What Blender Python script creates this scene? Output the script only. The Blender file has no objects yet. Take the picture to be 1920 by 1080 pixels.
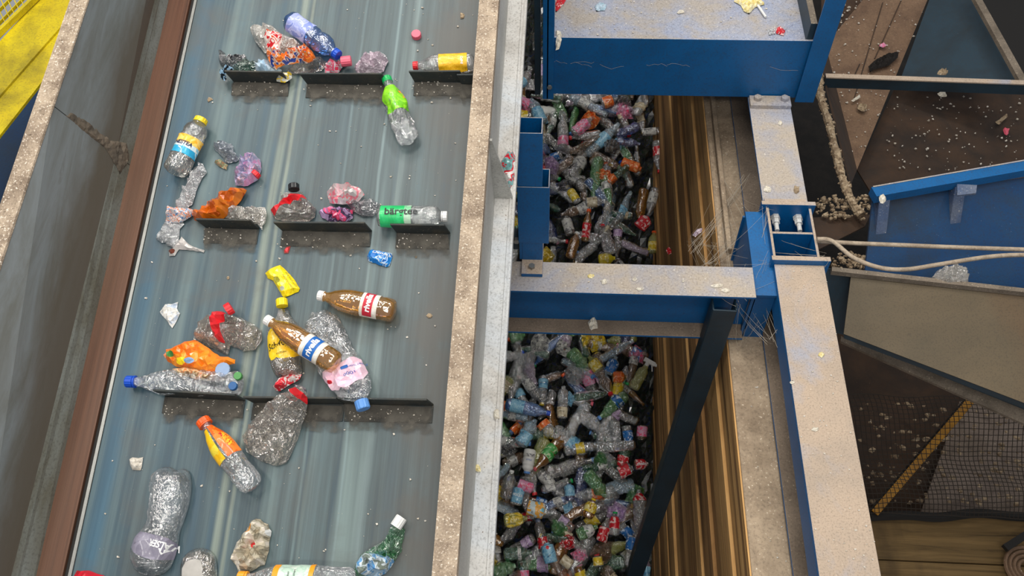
import bpy, bmesh, math, random
import numpy as np
from mathutils import Vector, Matrix, noise, geometry
PI = math.pi
random.seed(7)
scn = bpy.context.scene
COL = scn.collection

# ------------------------------------------------------------------ camera
F = 1700.0
pitch, roll, yaw = [math.radians(a) for a in (54.344, 2.527, -5.078)]
cyw, syw = math.cos(yaw), math.sin(yaw)
fwd = np.array([syw*math.cos(pitch), cyw*math.cos(pitch), -math.sin(pitch)])
rgt = np.array([cyw, -syw, 0.0]); dwn = np.cross(fwd, rgt)
cr_, sr_ = math.cos(roll), math.sin(roll)
CR, CD, CF = cr_*rgt + sr_*dwn, -sr_*rgt + cr_*dwn, fwd
def ray(px, py): return (px-960)/F*CR + (py-540)/F*CD + CF
CAM = -2.72*ray(560, 560)
cam = bpy.data.cameras.new('camera'); camo = bpy.data.objects.new('camera', cam); COL.objects.link(camo)
cam.sensor_width = 36; cam.lens = F/1920*36; cam.clip_start = .05; cam.clip_end = 100
m = Matrix.Identity(4)
for i in range(3):
    m[i][0] = CR[i]; m[i][1] = -CD[i]; m[i][2] = -CF[i]; m[i][3] = CAM[i]
camo.matrix_world = m
scn.camera = camo

# ------------------------------------------------------------------ world, lamps, exposure
w = bpy.data.worlds.new('hall'); scn.world = w; w.use_nodes = True
w.node_tree.nodes['Background'].inputs[0].default_value = (.93, .95, 1.0, 1)
w.node_tree.nodes['Background'].inputs[1].default_value = .36
def area(name, loc, target, size, sy, power, color):
    l = bpy.data.lights.new(name, 'AREA'); l.shape = 'RECTANGLE'; l.size = size; l.size_y = sy; l.energy = power; l.color = color
    o = bpy.data.objects.new(name, l); COL.objects.link(o); o.location = loc
    o.rotation_euler = (Vector(target)-Vector(loc)).to_track_quat('-Z', 'Y').to_euler()
    return o
for lx, ly, le in ((.9, -4.2, 110), (-2.6, -.6, 62), (-2.2, 2.6, 62), (-.6, 1.0, 70), (-.2, 3.9, 80), (1.1, -1.9, 66), (1.9, 2.6, 110), (3.3, .4, 85)):  # first is an added fill for camera-facing faces; lamp count raised for sparkle
    area('hall_and_fill_lamp', (lx, ly, 5.2), (lx*.6+.3, ly*.6+.2, 0), 2.0, .45, le, (1, .965, .90))
vs = scn.view_settings
vs.view_transform = 'Standard'; vs.look = 'None'; vs.gamma = 1; vs.use_curve_mapping = False; vs.exposure = 0.0
scn.cycles.transparent_max_bounces = 14

# ------------------------------------------------------------------ helpers: places
class Frame:
    def __init__(s, O, U, V):
        s.O = np.array(O, float); s.U = np.array(U, float)/np.linalg.norm(U)
        V = np.array(V, float); V = V - (V@s.U)*s.U; s.V = V/np.linalg.norm(V); s.N = np.cross(s.U, s.V)
    def uv(s, px, py, h=0):
        r = ray(px, py); P = s.O + h*s.N; t = ((P-CAM)@s.N)/(r@s.N); q = CAM + t*r - s.O
        return np.array([q@s.U, q@s.V])
    def mat(s, u=0, v=0, h=0, rot=0):
        c, si = math.cos(rot), math.sin(rot)
        X = c*s.U + si*s.V; Y = -si*s.U + c*s.V; P = s.O + u*s.U + v*s.V + h*s.N
        return Matrix(((X[0], Y[0], s.N[0], P[0]), (X[1], Y[1], s.N[1], P[1]), (X[2], Y[2], s.N[2], P[2]), (0, 0, 0, 1)))
AL = math.radians(14.64)
_V = np.array([.0106, math.cos(AL), math.sin(AL)])
_V /= np.linalg.norm(_V)
BELT = Frame((0, 0, 0), np.array([1, 0, 0.])-_V[0]*_V, _V)
def atz(px, py, z):
    r = ray(px, py); return CAM + (z-CAM[2])/r[2]*r
def level(z): return Frame((0, 0, z), (1, 0, 0), (0, 1, 0))
def proj(P):
    v = np.array(P, float)-CAM; k = v@CF; return 960+F*(v@CR)/k, 540+F*(v@CD)/k
_A, _B = atz(1245, 200, -2.75), atz(1222, 1000, -3.75)
_D = _A-_B; _D[0] = 0
HEAP = Frame(((_A+_B)/2*np.array([0, 1, 1])), (1, 0, 0), _D)
# ------------------------------------------------------------------ helpers: materials
def L(r, g, b):
    f = lambda c: (c/255/12.92) if c/255 <= .04045 else ((c/255+.055)/1.055)**2.4
    return (f(r), f(g), f(b), 1)
class NT:
    def __init__(s, name):
        s.m = bpy.data.materials.new(name); s.m.use_nodes = True; s.t = s.m.node_tree; s.t.nodes.clear()
        s.out = s.n('ShaderNodeOutputMaterial')
    def n(s, ty, ins=None, **kw):
        x = s.t.nodes.new(ty)
        for k, v in kw.items(): setattr(x, k, v)
        for k, v in (ins or {}).items():
            if hasattr(v, 'is_output'): s.t.links.new(v, x.inputs[k])
            else: x.inputs[k].default_value = v
        return x
    def coord(s, sc=(1, 1, 1), rot=(0, 0, 0), kind='Object'):
        c = s.n('ShaderNodeTexCoord'); return s.n('ShaderNodeMapping', {0: c.outputs[kind], 2: rot, 3: sc}).outputs[0]
    def noise(s, vec, scale=5, detail=4, rough=.55, dist=0):
        return s.n('ShaderNodeTexNoise', {'Vector': vec, 'Scale': scale, 'Detail': detail, 'Roughness': rough, 'Distortion': dist}).outputs[0]
    def ramp(s, fac, stops, interp='LINEAR'):
        r = s.n('ShaderNodeValToRGB', {0: fac}); e = r.color_ramp; e.interpolation = interp
        while len(e.elements) < len(stops): e.elements.new(.5)
        for el, (p, c) in zip(e.elements, stops):
            el.position = p; el.color = c if hasattr(c, '__len__') else (c, c, c, 1)
        return r.outputs[0]
    def mix(s, f, a, b, bt='MIX'):
        x = s.n('ShaderNodeMix', data_type='RGBA', blend_type=bt)
        for i, v in ((0, f), (6, a), (7, b)):
            if hasattr(v, 'is_output'): s.t.links.new(v, x.inputs[i])
            else: x.inputs[i].default_value = v
        return x.outputs[2]
    def bump(s, h, st=.3, d=.01):
        return s.n('ShaderNodeBump', {'Height': h, 'Strength': st, 'Distance': d}).outputs[0]
    def bsdf(s, col, rough=.6, metal=0, nrm=None, spec=.5, coat=0):
        i = {'Base Color': col, 'Roughness': rough, 'Metallic': metal, 'Specular IOR Level': spec, 'Coat Weight': coat}
        if nrm is not None: i['Normal'] = nrm
        b = s.n('ShaderNodeBsdfPrincipled', i); s.t.links.new(b.outputs[0], s.out.inputs[0]); return s.m
_M = {}
def solid(name, col, rough=.5, metal=0, coat=0):
    """plain plastic or paint with a light smudge texture"""
    if name in _M: return _M[name]
    t = NT(name); v = t.coord()
    n = t.noise(v, 60, 3)
    c = t.mix(t.ramp(n, [(.35, 0.), (.75, .35)]), col, tuple(x*.72 for x in col[:3])+(1,))
    _M[name] = t.bsdf(c, rough, metal, t.bump(n, .12, .002), coat=coat); return _M[name]
def dirty(name, base, dirt, scale=4, lo=.42, hi=.62, rough=.6, metal=0, speck=None, bump=.25, stretch=(1, 1, 1), third=None, ss=130, st=(.66, .7)):
    if name in _M: return _M[name]
    t = NT(name); v = t.coord(stretch); w_ = t.coord()
    n = t.noise(v, scale, 8, .62, .3)
    c = t.mix(t.ramp(n, [(lo, 0.), (hi, 1.)]), base, dirt)
    if third:
        n3 = t.noise(t.coord(stretch, kind='Object'), scale*.45, 5, .6, .8)
        c = t.mix(t.ramp(n3, [(.48, 0.), (.70, .9)]), c, third)
    n2 = t.noise(w_, ss, 3, .6)
    c = t.mix(t.ramp(n2, [(.3, .35), (.5, 0.)]), c, (.03, .025, .02, 1))
    if speck: c = t.mix(t.ramp(n2, [(st[0], 0.), (st[1], 1.)]), c, speck)
    _M[name] = t.bsdf(c, rough, metal, t.bump(n2, bump, .004)); return _M[name]
def plastic(name, tint, haze=.10, gloss=.22, crinkle=.5, scale=38, hazecol=None, rough=.07, crease=.0):
    """thin clear or tinted PET: a see-through tint, a sharp sheen on creases and a faint milky scatter"""
    if name in _M: return _M[name]
    t = NT(name); v = t.coord()
    n = t.n('ShaderNodeTexNoise', {'Vector': v, 'Scale': scale, 'Detail': 3, 'Roughness': .55, 'Distortion': 1.6}).outputs[0]
    rg = t.n('ShaderNodeMath', {0: n, 1: .5}, operation='SUBTRACT').outputs[0]; rg = t.n('ShaderNodeMath', {0: rg}, operation='ABSOLUTE').outputs[0]
    b = t.bump(rg, crinkle*.9, .026)
    tr = t.n('ShaderNodeBsdfTransparent', {0: tint})
    gl = t.n('ShaderNodeBsdfGlossy', {'Color': (1, 1, 1, 1), 'Roughness': rough, 'Normal': b})
    hz = t.n('ShaderNodeBsdfDiffuse', {'Color': hazecol or (.75, .78, .80, 1), 'Normal': b})
    lw = t.n('ShaderNodeLayerWeight', {'Blend': .30})
    hf = t.n('ShaderNodeMath', {0: lw.outputs['Facing'], 1: .10}, operation='MULTIPLY_ADD'); hf.inputs[2].default_value = haze*.55
    if crease:  # crease lines painted white: stress marks that also stand in for sharp glints
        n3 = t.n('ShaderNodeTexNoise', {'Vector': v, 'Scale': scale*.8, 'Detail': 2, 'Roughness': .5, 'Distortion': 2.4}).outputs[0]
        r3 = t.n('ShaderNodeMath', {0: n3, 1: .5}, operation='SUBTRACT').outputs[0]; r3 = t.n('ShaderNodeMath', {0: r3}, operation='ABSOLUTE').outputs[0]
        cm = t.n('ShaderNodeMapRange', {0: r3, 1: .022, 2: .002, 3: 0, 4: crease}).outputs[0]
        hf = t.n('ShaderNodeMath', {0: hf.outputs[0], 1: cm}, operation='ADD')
    m1 = t.n('ShaderNodeMixShader', {0: hf.outputs[0], 1: tr.outputs[0], 2: hz.outputs[0]})
    gf = t.n('ShaderNodeMath', {0: lw.outputs['Fresnel'], 1: .8}, operation='MULTIPLY_ADD'); gf.inputs[2].default_value = .05+gloss*.28
    m2 = t.n('ShaderNodeMixShader', {0: gf.outputs[0], 1: m1.outputs[0], 2: gl.outputs[0]})
    t.t.links.new(m2.outputs[0], t.out.inputs[0])
    _M[name] = t.m; return t.m
def printed(name, cols, scale=30, rough=.35, seed=0, coat=.3, metal=0):
    """printed wrapper: patches of ink with sharp borders"""
    if name in _M: return _M[name]
    t = NT(name); c0 = t.n('ShaderNodeTexCoord')
    v = t.n('ShaderNodeMapping', {0: c0.outputs['Object'], 1: (seed*1.7, seed*.9, seed)}).outputs[0]
    n = t.noise(v, scale, 3, .5, .8)
    k = len(cols); lo, hi = .34, .66
    c = t.ramp(n, [(0 if i == 0 else lo+(hi-lo)*i/k, cc) for i, cc in enumerate(cols)], 'CONSTANT')
    n2 = t.noise(v, scale*4, 2)
    _M[name] = t.bsdf(c, rough, metal, t.bump(n2, .3, .004), coat=coat); return _M[name]

M = {}
M['blue'] = dirty('blue_paint', L(0, 92, 152), L(2, 80, 132), 5, .45, .75, .42, 0, L(120, 150, 180), .1, st=(.74, .78))
M['bluedark'] = dirty('dark_blue_paint', L(30, 54, 68), L(26, 40, 48), 4, .4, .7, .5, 0, L(90, 100, 110), .1, st=(.72, .76))
M['dust'] = dirty('dusty_paint', L(176, 164, 150), L(160, 158, 164), 5, .45, .62, .85, 0, L(226, 218, 204), .35, third=L(150, 158, 178), ss=110)
M['dustbeam'] = dirty('beige_dusty_paint', L(184, 164, 144), L(168, 152, 136), 6, .4, .7, .85, 0, L(232, 220, 200), .4, third=L(160, 164, 178), ss=150, st=(.68, .73))
M['dustgrey'] = dirty('grey_dust', L(128, 116, 102), L(100, 90, 78), 7, .4, .65, .9, 0, L(190, 175, 150), .5)
M['grime'] = dirty('dark_grime', L(70, 62, 52), L(40, 34, 28), 9, .4, .6, .9, 0, L(150, 135, 110), .6)
M['black'] = solid('black_void_paint', L(28, 26, 24), .8)
M['lip'] = dirty('beige_dust_crust', L(180, 162, 141), L(134, 117, 100), 14, .4, .65, .95, 0, L(226, 214, 198), .8, ss=170, st=(.6, .66))
M['web'] = dirty('grey_steel', L(192, 192, 187), L(168, 168, 162), 6, .4, .7, .55, .2, L(210, 208, 200), .2)
M['flange'] = dirty('pale_steel', L(210, 208, 204), L(184, 180, 174), 7, .42, .62, .6, 0, L(120, 104, 88), .4, third=L(204, 212, 220), ss=120, st=(.66, .72))
M['guard'] = dirty('grey_guard_paint', L(122, 128, 128), L(100, 102, 98), 3.5, .42, .66, .5, .2, L(150, 150, 146), .2, stretch=(1, .5, 1), third=L(104, 96, 82))
def mat_guard():
    t = NT('stained_guard_sheet'); v = t.coord(); z = t.n('ShaderNodeSeparateXYZ', {0: v}).outputs[2]
    n = t.noise(t.coord((2, .6, 2)), 4, 6, .65); n2 = t.noise(v, 60, 3); n4 = t.noise(t.coord((6, 1, 6)), 2.2, 6, .7, .6)
    zz = t.n('ShaderNodeMath', {0: n, 1: -.16, 2: z}, operation='MULTIPLY_ADD').outputs[0]
    k = t.n('ShaderNodeMapRange', {0: zz, 1: .13, 2: .045, 3: 0, 4: .85}).outputs[0]
    c = t.mix(t.ramp(n4, [(.4, 0.), (.65, 1.)]), L(122, 128, 130), L(104, 106, 102)); c = t.mix(k, c, L(88, 80, 68))
    c = t.mix(t.ramp(n4, [(.28, .6), (.40, 0.)]), c, L(84, 78, 66))
    return t.bsdf(c, .5, .15, t.bump(n2, .15, .003))
M['guardmix'] = mat_guard()
M['guardlight'] = dirty('grey_guard_edge', L(128, 134, 130), L(96, 94, 82), 6, .4, .62, .5, .2, None, .2, stretch=(1, .3, 1))
M['guardstain'] = dirty('brown_grey_stain', L(92, 86, 74), L(112, 110, 104), 5, .45, .7, .6, .1, None, .25, stretch=(1, .35, 1))
M['steel'] = solid('galvanised_steel', L(150, 150, 146), .4, .7)
M['yellow'] = dirty('yellow_paint', L(214, 192, 10), L(196, 170, 8), 5, .4, .7, .5, 0, None, .3, third=L(120, 106, 20))
M['rubber'] = dirty('black_rubber', L(44, 50, 50), L(70, 66, 56), 12, .45, .7, .7, 0, L(110, 100, 84), .3)
M['paper'] = dirty('dirty_white_paper', L(214, 208, 198), L(190, 180, 164), 30, .4, .6, .8, 0, None, .4)
M['dustbrown'] = dirty('brown_dusty_paint', L(134, 118, 102), L(110, 96, 82), 6, .4, .7, .9, 0, L(180, 164, 140), .4)
M['chunk'] = dirty('caked_dust', L(176, 156, 128), L(120, 100, 78), 30, .4, .6, .95, 0, L(232, 222, 204), .8, ss=80)
M['web_silk'] = solid('grey_cobweb', L(190, 178, 160), .9)

def mat_belt():
    t = NT('green_grey_belt'); v = t.coord((1, 1, 1))
    s1 = t.noise(t.coord((26, .5, 1)), 1, 7, .7); s2 = t.noise(t.coord((7, .25, 1)), 1, 4, .6); s3 = t.noise(v, 3.5, 6, .6, .5)
    sx = t.n('ShaderNodeSeparateXYZ', {0: v}).outputs
    # bluer on the left, greyer on the right, as the belt is worn
    g = t.n('ShaderNodeMapRange', {0: sx[0], 1: -.5, 2: .1}).outputs[0]
    base = t.mix(g, L(38, 66, 80), L(54, 68, 71))
    c = t.mix(t.ramp(s1, [(.42, 0.), (.66, .8)]), base, L(84, 104, 108))
    c = t.mix(t.ramp(s1, [(.30, .8), (.46, 0.)]), c, L(40, 68, 84))
    c = t.mix(t.ramp(s2, [(.56, 0.), (.70, .75)]), c, L(112, 130, 128))
    c = t.mix(t.ramp(s2, [(.30, .7), (.43, 0.)]), c, L(46, 70, 84))
    # long worn streaks left by the cleats' gaps
    wob = t.noise(t.coord((3, .8, 1)), 2, 3)
    for uc, wd, colr, am in ((-.128, .016, L(136, 146, 132), .75), (-.150, .010, L(44, 76, 94), .7), (-.10, .008, L(150, 158, 140), .5), (.262, .018, L(120, 138, 138), .6), (-.20, .014, L(38, 70, 88), .65), (.20, .006, L(120, 140, 142), .6), (.085, .006, L(112, 134, 136), .5), (-.47, .03, L(46, 90, 114), .7), (-.33, .02, L(48, 78, 92), .5)):
        q = t.n('ShaderNodeMath', {0: sx[0], 1: uc}, operation='SUBTRACT').outputs[0]; q = t.n('ShaderNodeMath', {0: wob, 1: .03, 2: q}, operation='MULTIPLY_ADD').outputs[0]
        q = t.n('ShaderNodeMath', {0: q, 1: .015}, operation='SUBTRACT').outputs[0]; q = t.n('ShaderNodeMath', {0: q}, operation='ABSOLUTE').outputs[0]
        q = t.n('ShaderNodeMapRange', {0: q, 1: wd, 2: wd*.25, 3: 0, 4: am}).outputs[0]; q = t.n('ShaderNodeMath', {0: q, 1: t.ramp(s1, [(.3, .35), (.6, 1.)])}, operation='MULTIPLY').outputs[0]
        c = t.mix(q, c, colr)
    # brown film towards the right edge
    g2 = t.n('ShaderNodeMapRange', {0: sx[0], 1: .22, 2: .42}).outputs[0]
    k = t.n('ShaderNodeMath', {0: g2, 1: t.ramp(s3, [(.34, .15), (.62, .8)])}, operation='MULTIPLY').outputs[0]
    c = t.mix(k, c, L(70, 66, 61))
    c = t.mix(t.ramp(s3, [(.50, 0.), (.68, .55)]), c, L(74, 74, 70))
    sp = t.noise(v, 160, 2)
    c = t.mix(t.ramp(sp, [(.76, 0.), (.78, .7)]), c, L(180, 176, 160))
    return t.bsdf(c, .42, 0, t.bump(s1, .12, .004))
M['belt'] = mat_belt()
def mat_rust():
    t = NT('rust_brown_steel'); s1 = t.noise(t.coord((60, .8, 1)), 1, 8, .7); s2 = t.noise(t.coord((4, .8, 1)), 1, 4)
    c = t.mix(t.ramp(s1, [(.3, 0.), (.7, 1.)]), L(72, 44, 32), L(112, 74, 54)); c = t.mix(t.ramp(s2, [(.4, 0.), (.7, .6)]), c, L(98, 76, 60))
    return t.bsdf(c, .5, .2, t.bump(s1, .2, .003))
M['rust'] = mat_rust()
def mat_wood(name, a, b, cdark, stretch=(1, .45, 24)):
    t = NT(name); v = t.coord(stretch); s1 = t.noise(v, 3, 9, .68, .6); s2 = t.noise(t.coord((1, .25, 5)), 2, 5, .6)
    c = t.mix(t.ramp(s1, [(.34, 0.), (.66, 1.)]), a, b)
    c = t.mix(t.ramp(s1, [(.26, 1.), (.40, 0.)]), c, cdark)
    c = t.mix(t.ramp(s2, [(.5, 0.), (.66, .75)]), c, cdark)
    return t.bsdf(c, .85, 0, t.bump(s1, .6, .01))
M['wood'] = mat_wood('weathered_plank', L(190, 140, 82), L(218, 174, 112), L(80, 50, 28))
M['wood2'] = mat_wood('dark_weathered_plank', L(146, 104, 60), L(186, 142, 88), L(60, 40, 24))
M['floorwood'] = mat_wood('old_floor_plank', L(96, 76, 44), L(130, 104, 64), L(48, 36, 22), (.6, 9, 1))
# ------------------------------------------------------------------ helpers: meshes
def tag(o, label=None, cat=None, group=None, kind=None):
    if label: o['label'] = label
    if cat: o['category'] = cat
    if group: o['group'] = group
    if kind: o['kind'] = kind
    return o
def empty(name, mat, label, cat, group=None):
    o = bpy.data.objects.new(name, None); COL.objects.link(o); o.matrix_world = mat; o.empty_display_size = .05
    return tag(o, label, cat, group)
class MB:
    def __init__(s): s.v = []; s.f = []; s.mi = []
    def add(s, vs, fs, mi=0):
        b = len(s.v); s.v += [tuple(v) for v in vs]; s.f += [tuple(i+b for i in f) for f in fs]; s.mi += [mi]*len(fs); return s
    def box(s, x0, x1, y0, y1, z0, z1, mi=0, top=None, bev=0):
        vs = [(x, y, z) for z in (z0, z1) for y in (y0, y1) for x in (x0, x1)]
        fs = [(0, 2, 3, 1), (4, 5, 7, 6), (0, 1, 5, 4), (2, 6, 7, 3), (0, 4, 6, 2), (1, 3, 7, 5)]
        s.add(vs, fs, mi)
        if top is not None: s.mi[-5] = top
        return s
    def prism(s, poly, vec, mi=0, cap=None):
        n = len(poly); vec = np.array(vec, float); P = [np.array(p, float) for p in poly]
        s.add(P+[p+vec for p in P], [tuple(range(n-1, -1, -1)), tuple(range(n, 2*n))]+[(i, (i+1) % n, n+(i+1) % n, n+i) for i in range(n)], mi)
        if cap is not None: s.mi[-n-1] = cap
        return s
    def bar(s, a, b, wdt, hgt, mi=0, up=(0, 0, 1), top=None):
        a = np.array(a, float); b = np.array(b, float); d = b-a; L_ = np.linalg.norm(d); d /= L_
        sd = np.cross(d, up); sd /= np.linalg.norm(sd); u = np.cross(sd, d)
        vs = [a+i*sd*wdt/2+j*u*hgt/2+k*d*L_ for j in (-1, 1) for k in (0, 1) for i in (-1, 1)]
        fs = [(0, 2, 3, 1), (4, 5, 7, 6), (0, 1, 5, 4), (2, 6, 7, 3), (0, 4, 6, 2), (1, 3, 7, 5)]
        s.add(vs, fs, mi)
        if top is not None: s.mi[-5] = top
        return s
    def tube(s, pts, r, n=8, mi=0, caps=True, rr=None):
        P = [np.array(p, float) for p in pts]; rings = []
        for i, p in enumerate(P):
            t = P[min(i+1, len(P)-1)]-P[max(i-1, 0)]; t = t/(np.linalg.norm(t)+1e-9)
            a = np.cross(t, (0, 0, 1)); a = np.cross(t, (1, 0, 0)) if np.linalg.norm(a) < .1 else a
            a /= np.linalg.norm(a); b = np.cross(t, a); q = r if rr is None else rr[i]
            rings.append([p+q*(math.cos(k*2*PI/n)*a+math.sin(k*2*PI/n)*b) for k in range(n)])
        vs = [v for R in rings for v in R]; fs = []
        for i in range(len(P)-1):
            for k in range(n): fs.append((i*n+k, i*n+(k+1) % n, (i+1)*n+(k+1) % n, (i+1)*n+k))
        if caps: fs += [tuple(range(n-1, -1, -1)), tuple((len(P)-1)*n+k for k in range(n))]
        return s.add(vs, fs, mi)
    def build(s, name, mats, parent=None, smooth=False, bevel=0, mw=None):
        me = bpy.data.meshes.new(name); me.from_pydata([tuple(float(c) for c in v) for v in s.v], [], s.f)
        for x in (mats if isinstance(mats, (list, tuple)) else [mats]): me.materials.append(x)
        me.polygons.foreach_set('material_index', s.mi); me.polygons.foreach_set('use_smooth', [smooth]*len(s.f)); me.update()
        bm = bmesh.new(); bm.from_mesh(me); bmesh.ops.recalc_face_normals(bm, faces=bm.faces); bm.to_mesh(me); bm.free()
        o = bpy.data.objects.new(name, me); COL.objects.link(o)
        if parent: o.parent = parent
        elif mw is not None: o.matrix_world = mw
        if bevel:
            b = o.modifiers.new('b', 'BEVEL'); b.width = bevel; b.segments = 2; b.limit_method = 'ANGLE'
        return o
def catmull(pts, k=6):
    P = [np.array(p, float) for p in pts]; P = [2*P[0]-P[1]]+P+[2*P[-1]-P[-2]]; o = []
    for i in range(1, len(P)-2):
        for j in range(k):
            t = j/k; a, b, c, d = P[i-1:i+3]
            o.append(.5*((2*b)+(c-a)*t+(2*a-5*b+4*c-d)*t*t+(3*b-a-3*c+d)*t**3))
    o.append(P[-2]); return o
# text -> flat triangles (x, y) centred on the origin, height = size
def text_mesh(txt, size, shear=0, spacing=1.0, bold=0.0):
    c = bpy.data.curves.new('t', 'FONT'); c.body = txt; c.size = 1; c.shear = shear; c.space_character = spacing; c.offset = bold
    c.align_x = 'CENTER'; c.align_y = 'CENTER'; c.resolution_u = 3
    o = bpy.data.objects.new('t', c); COL.objects.link(o); bpy.context.view_layer.update()
    me = bpy.data.meshes.new_from_object(o.evaluated_get(bpy.context.evaluated_depsgraph_get()))
    bm = bmesh.new(); bm.from_mesh(me); bmesh.ops.triangulate(bm, faces=bm.faces)
    bmesh.ops.subdivide_edges(bm, edges=[e for e in bm.edges if e.calc_length() > .12], cuts=2); bmesh.ops.triangulate(bm, faces=bm.faces)
    v = [(p.co.x*size, p.co.y*size) for p in bm.verts]; f = [tuple(q.index for q in p.verts) for p in bm.faces]
    bm.free(); COL.objects.unlink(o); bpy.data.objects.remove(o); bpy.data.curves.remove(c); bpy.data.meshes.remove(me)
    return v, f
def nz(p, s=0): return noise.noise(Vector((p[0]+s*7.31, p[1]-s*3.7, (p[2] if len(p) > 2 else 0)+s*1.9)))

# ------------------------------------------------------------------ squashed things traced on the surface they lie on
def seg_dist(P, poly):
    P = np.asarray(P); A = np.asarray(poly); B = np.roll(A, -1, 0); d = np.full(len(P), 9.)
    for a, b in zip(A, B):
        ab = b-a; t = np.clip(((P-a)@ab)/(ab@ab+1e-12), 0, 1); d = np.minimum(d, np.hypot(*(P-(a+t[:, None]*ab)).T))
    return d
def inside(P, poly):
    P = np.asarray(P); A = np.asarray(poly); B = np.roll(A, -1, 0); c = np.zeros(len(P), bool)
    for a, b in zip(A, B):
        k = (a[1] > P[:, 1]) != (b[1] > P[:, 1]); x = (b[0]-a[0])*(P[:, 1]-a[1])/(b[1]-a[1]+1e-12)+a[0]; c ^= k & (P[:, 0] < x)
    return c
def refine(poly, smooth, jag, seed, step=.01):
    P = [np.array(p) for p in poly]
    for _ in range(smooth):
        Q = []
        for i in range(len(P)): a, b = P[i], P[(i+1) % len(P)]; Q += [.75*a+.25*b, .25*a+.75*b]
        P = Q
    rnd = random.Random(seed); Q = []
    for i in range(len(P)):
        a, b = P[i], P[(i+1) % len(P)]; n = max(1, int(np.linalg.norm(b-a)/step))
        for k in range(n):
            q = a+(b-a)*k/n; e = (b-a); e = np.array([-e[1], e[0]])/(np.linalg.norm(e)+1e-9)
            Q.append(q+e*rnd.uniform(-1, 1)*jag)
    return np.array(Q)
def tri_fill(poly, cell, seed):
    rnd = random.Random(seed); lo, hi = poly.min(0), poly.max(0); G = []
    y = lo[1]; row = 0
    while y < hi[1]:
        x = lo[0]+(cell/2 if row % 2 else 0)
        while x < hi[0]: G.append((x+rnd.uniform(-.34, .34)*cell, y+rnd.uniform(-.34, .34)*cell)); x += cell
        y += cell*.87; row += 1
    G = np.array(G) if G else np.zeros((0, 2))
    if len(G): G = G[inside(G, poly) & (seg_dist(G, poly) > cell*.35)]
    n = len(poly); pts = [Vector(p) for p in poly]+[Vector(p) for p in G]
    r = geometry.delaunay_2d_cdt(pts, [(i, (i+1) % n) for i in range(n)], [], 1, 1e-7)
    return np.array([(p.x, p.y) for p in r[0]]), [tuple(f) for f in r[2]]
class Height:
    def __init__(s, poly, t, R, cr, freq, seed, base, ridge=True):
        s.poly, s.t, s.R, s.cr, s.freq, s.seed, s.base = poly, t, R, cr, freq, seed, base
    def __call__(s, P):
        d = seg_dist(P, s.poly)*np.where(inside(P, s.poly), 1, 0); k = np.clip(d/s.R, 0, 1); w_ = np.sqrt(np.clip(1-(1-k)**2, 0, 1))
        o = []
        for (x, y), ww in zip(P, w_):
            a = 1-3.2*abs(nz((x*s.freq, y*s.freq), s.seed)); b = 1-3*abs(nz((x*s.freq*2.7, y*s.freq*2.3), s.seed+5))
            o.append(s.base+s.t*ww*(1+s.cr*(.65*a+.5*b-.3))*.9)
        return np.array(o)
def loc_uv(frame, pts, h, lift=None):
    o = []
    for x, y in pts:
        q = frame.uv(x, y, h)
        if lift:
            for _ in range(4): q = frame.uv(x, y, h+lift(*q))
        o.append(q)
    return np.array(o)
def cap_mesh(r, l, ridged=True, n=28):
    mb = MB(); vs = []; fs = []
    prof = [(0, r*.72), (0, r*.98), (l*.12, r), (l*.9, r*.99), (l, r*.9), (l, r*.0001)]
    for x, q in prof:
        for k in range(n):
            rr = q*(1-.05*(k % 2)) if ridged and l*.05 < x < l*.95 else q
            vs.append((x, rr*math.cos(k*2*PI/n), rr*math.sin(k*2*PI/n)))
    for i in range(len(prof)-1):
        for k in range(n): fs.append((i*n+k, i*n+(k+1) % n, (i+1)*n+(k+1) % n, (i+1)*n+k))
    fs.append(tuple(range(n-1, -1, -1)))
    return mb.add(vs, fs)
def put_cap(parent, frame, uv0, pa, pb, r, mat_, h=None, name='cap', base=0, l=None, stand=0, lift=None):
    """screw cap from pixel pa (open side) to pb (closed top) lying on its side; stand=1: flat on its face"""
    h = base+r if h is None else h
    for _ in range(4):
        hq = h+(lift(*frame.uv(*pa, h)) if lift and _ == 0 else 0)
        if _ == 0: h = hq
    a = frame.uv(*pa, h); b = frame.uv(*pb, h); d = b-a; LL = l or np.linalg.norm(d); d = d/np.linalg.norm(d)
    o = cap_mesh(r, LL).build(name, mat_, parent, smooth=False)
    X = Vector((d[0], d[1], 0)); Z = Vector((0, 0, 1)); Y = Z.cross(X)
    if stand: X, Y, Z = Vector((0, 0, 1)), Vector((d[0], d[1], 0)), Vector((d[1], -d[0], 0)).normalized()*-1; 
    mm = Matrix((X, Y, Z)).transposed().to_4x4(); mm.translation = Vector((a[0]-uv0[0], a[1]-uv0[1], h if not stand else base+.001))
    o.matrix_local = mm
    return o
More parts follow.
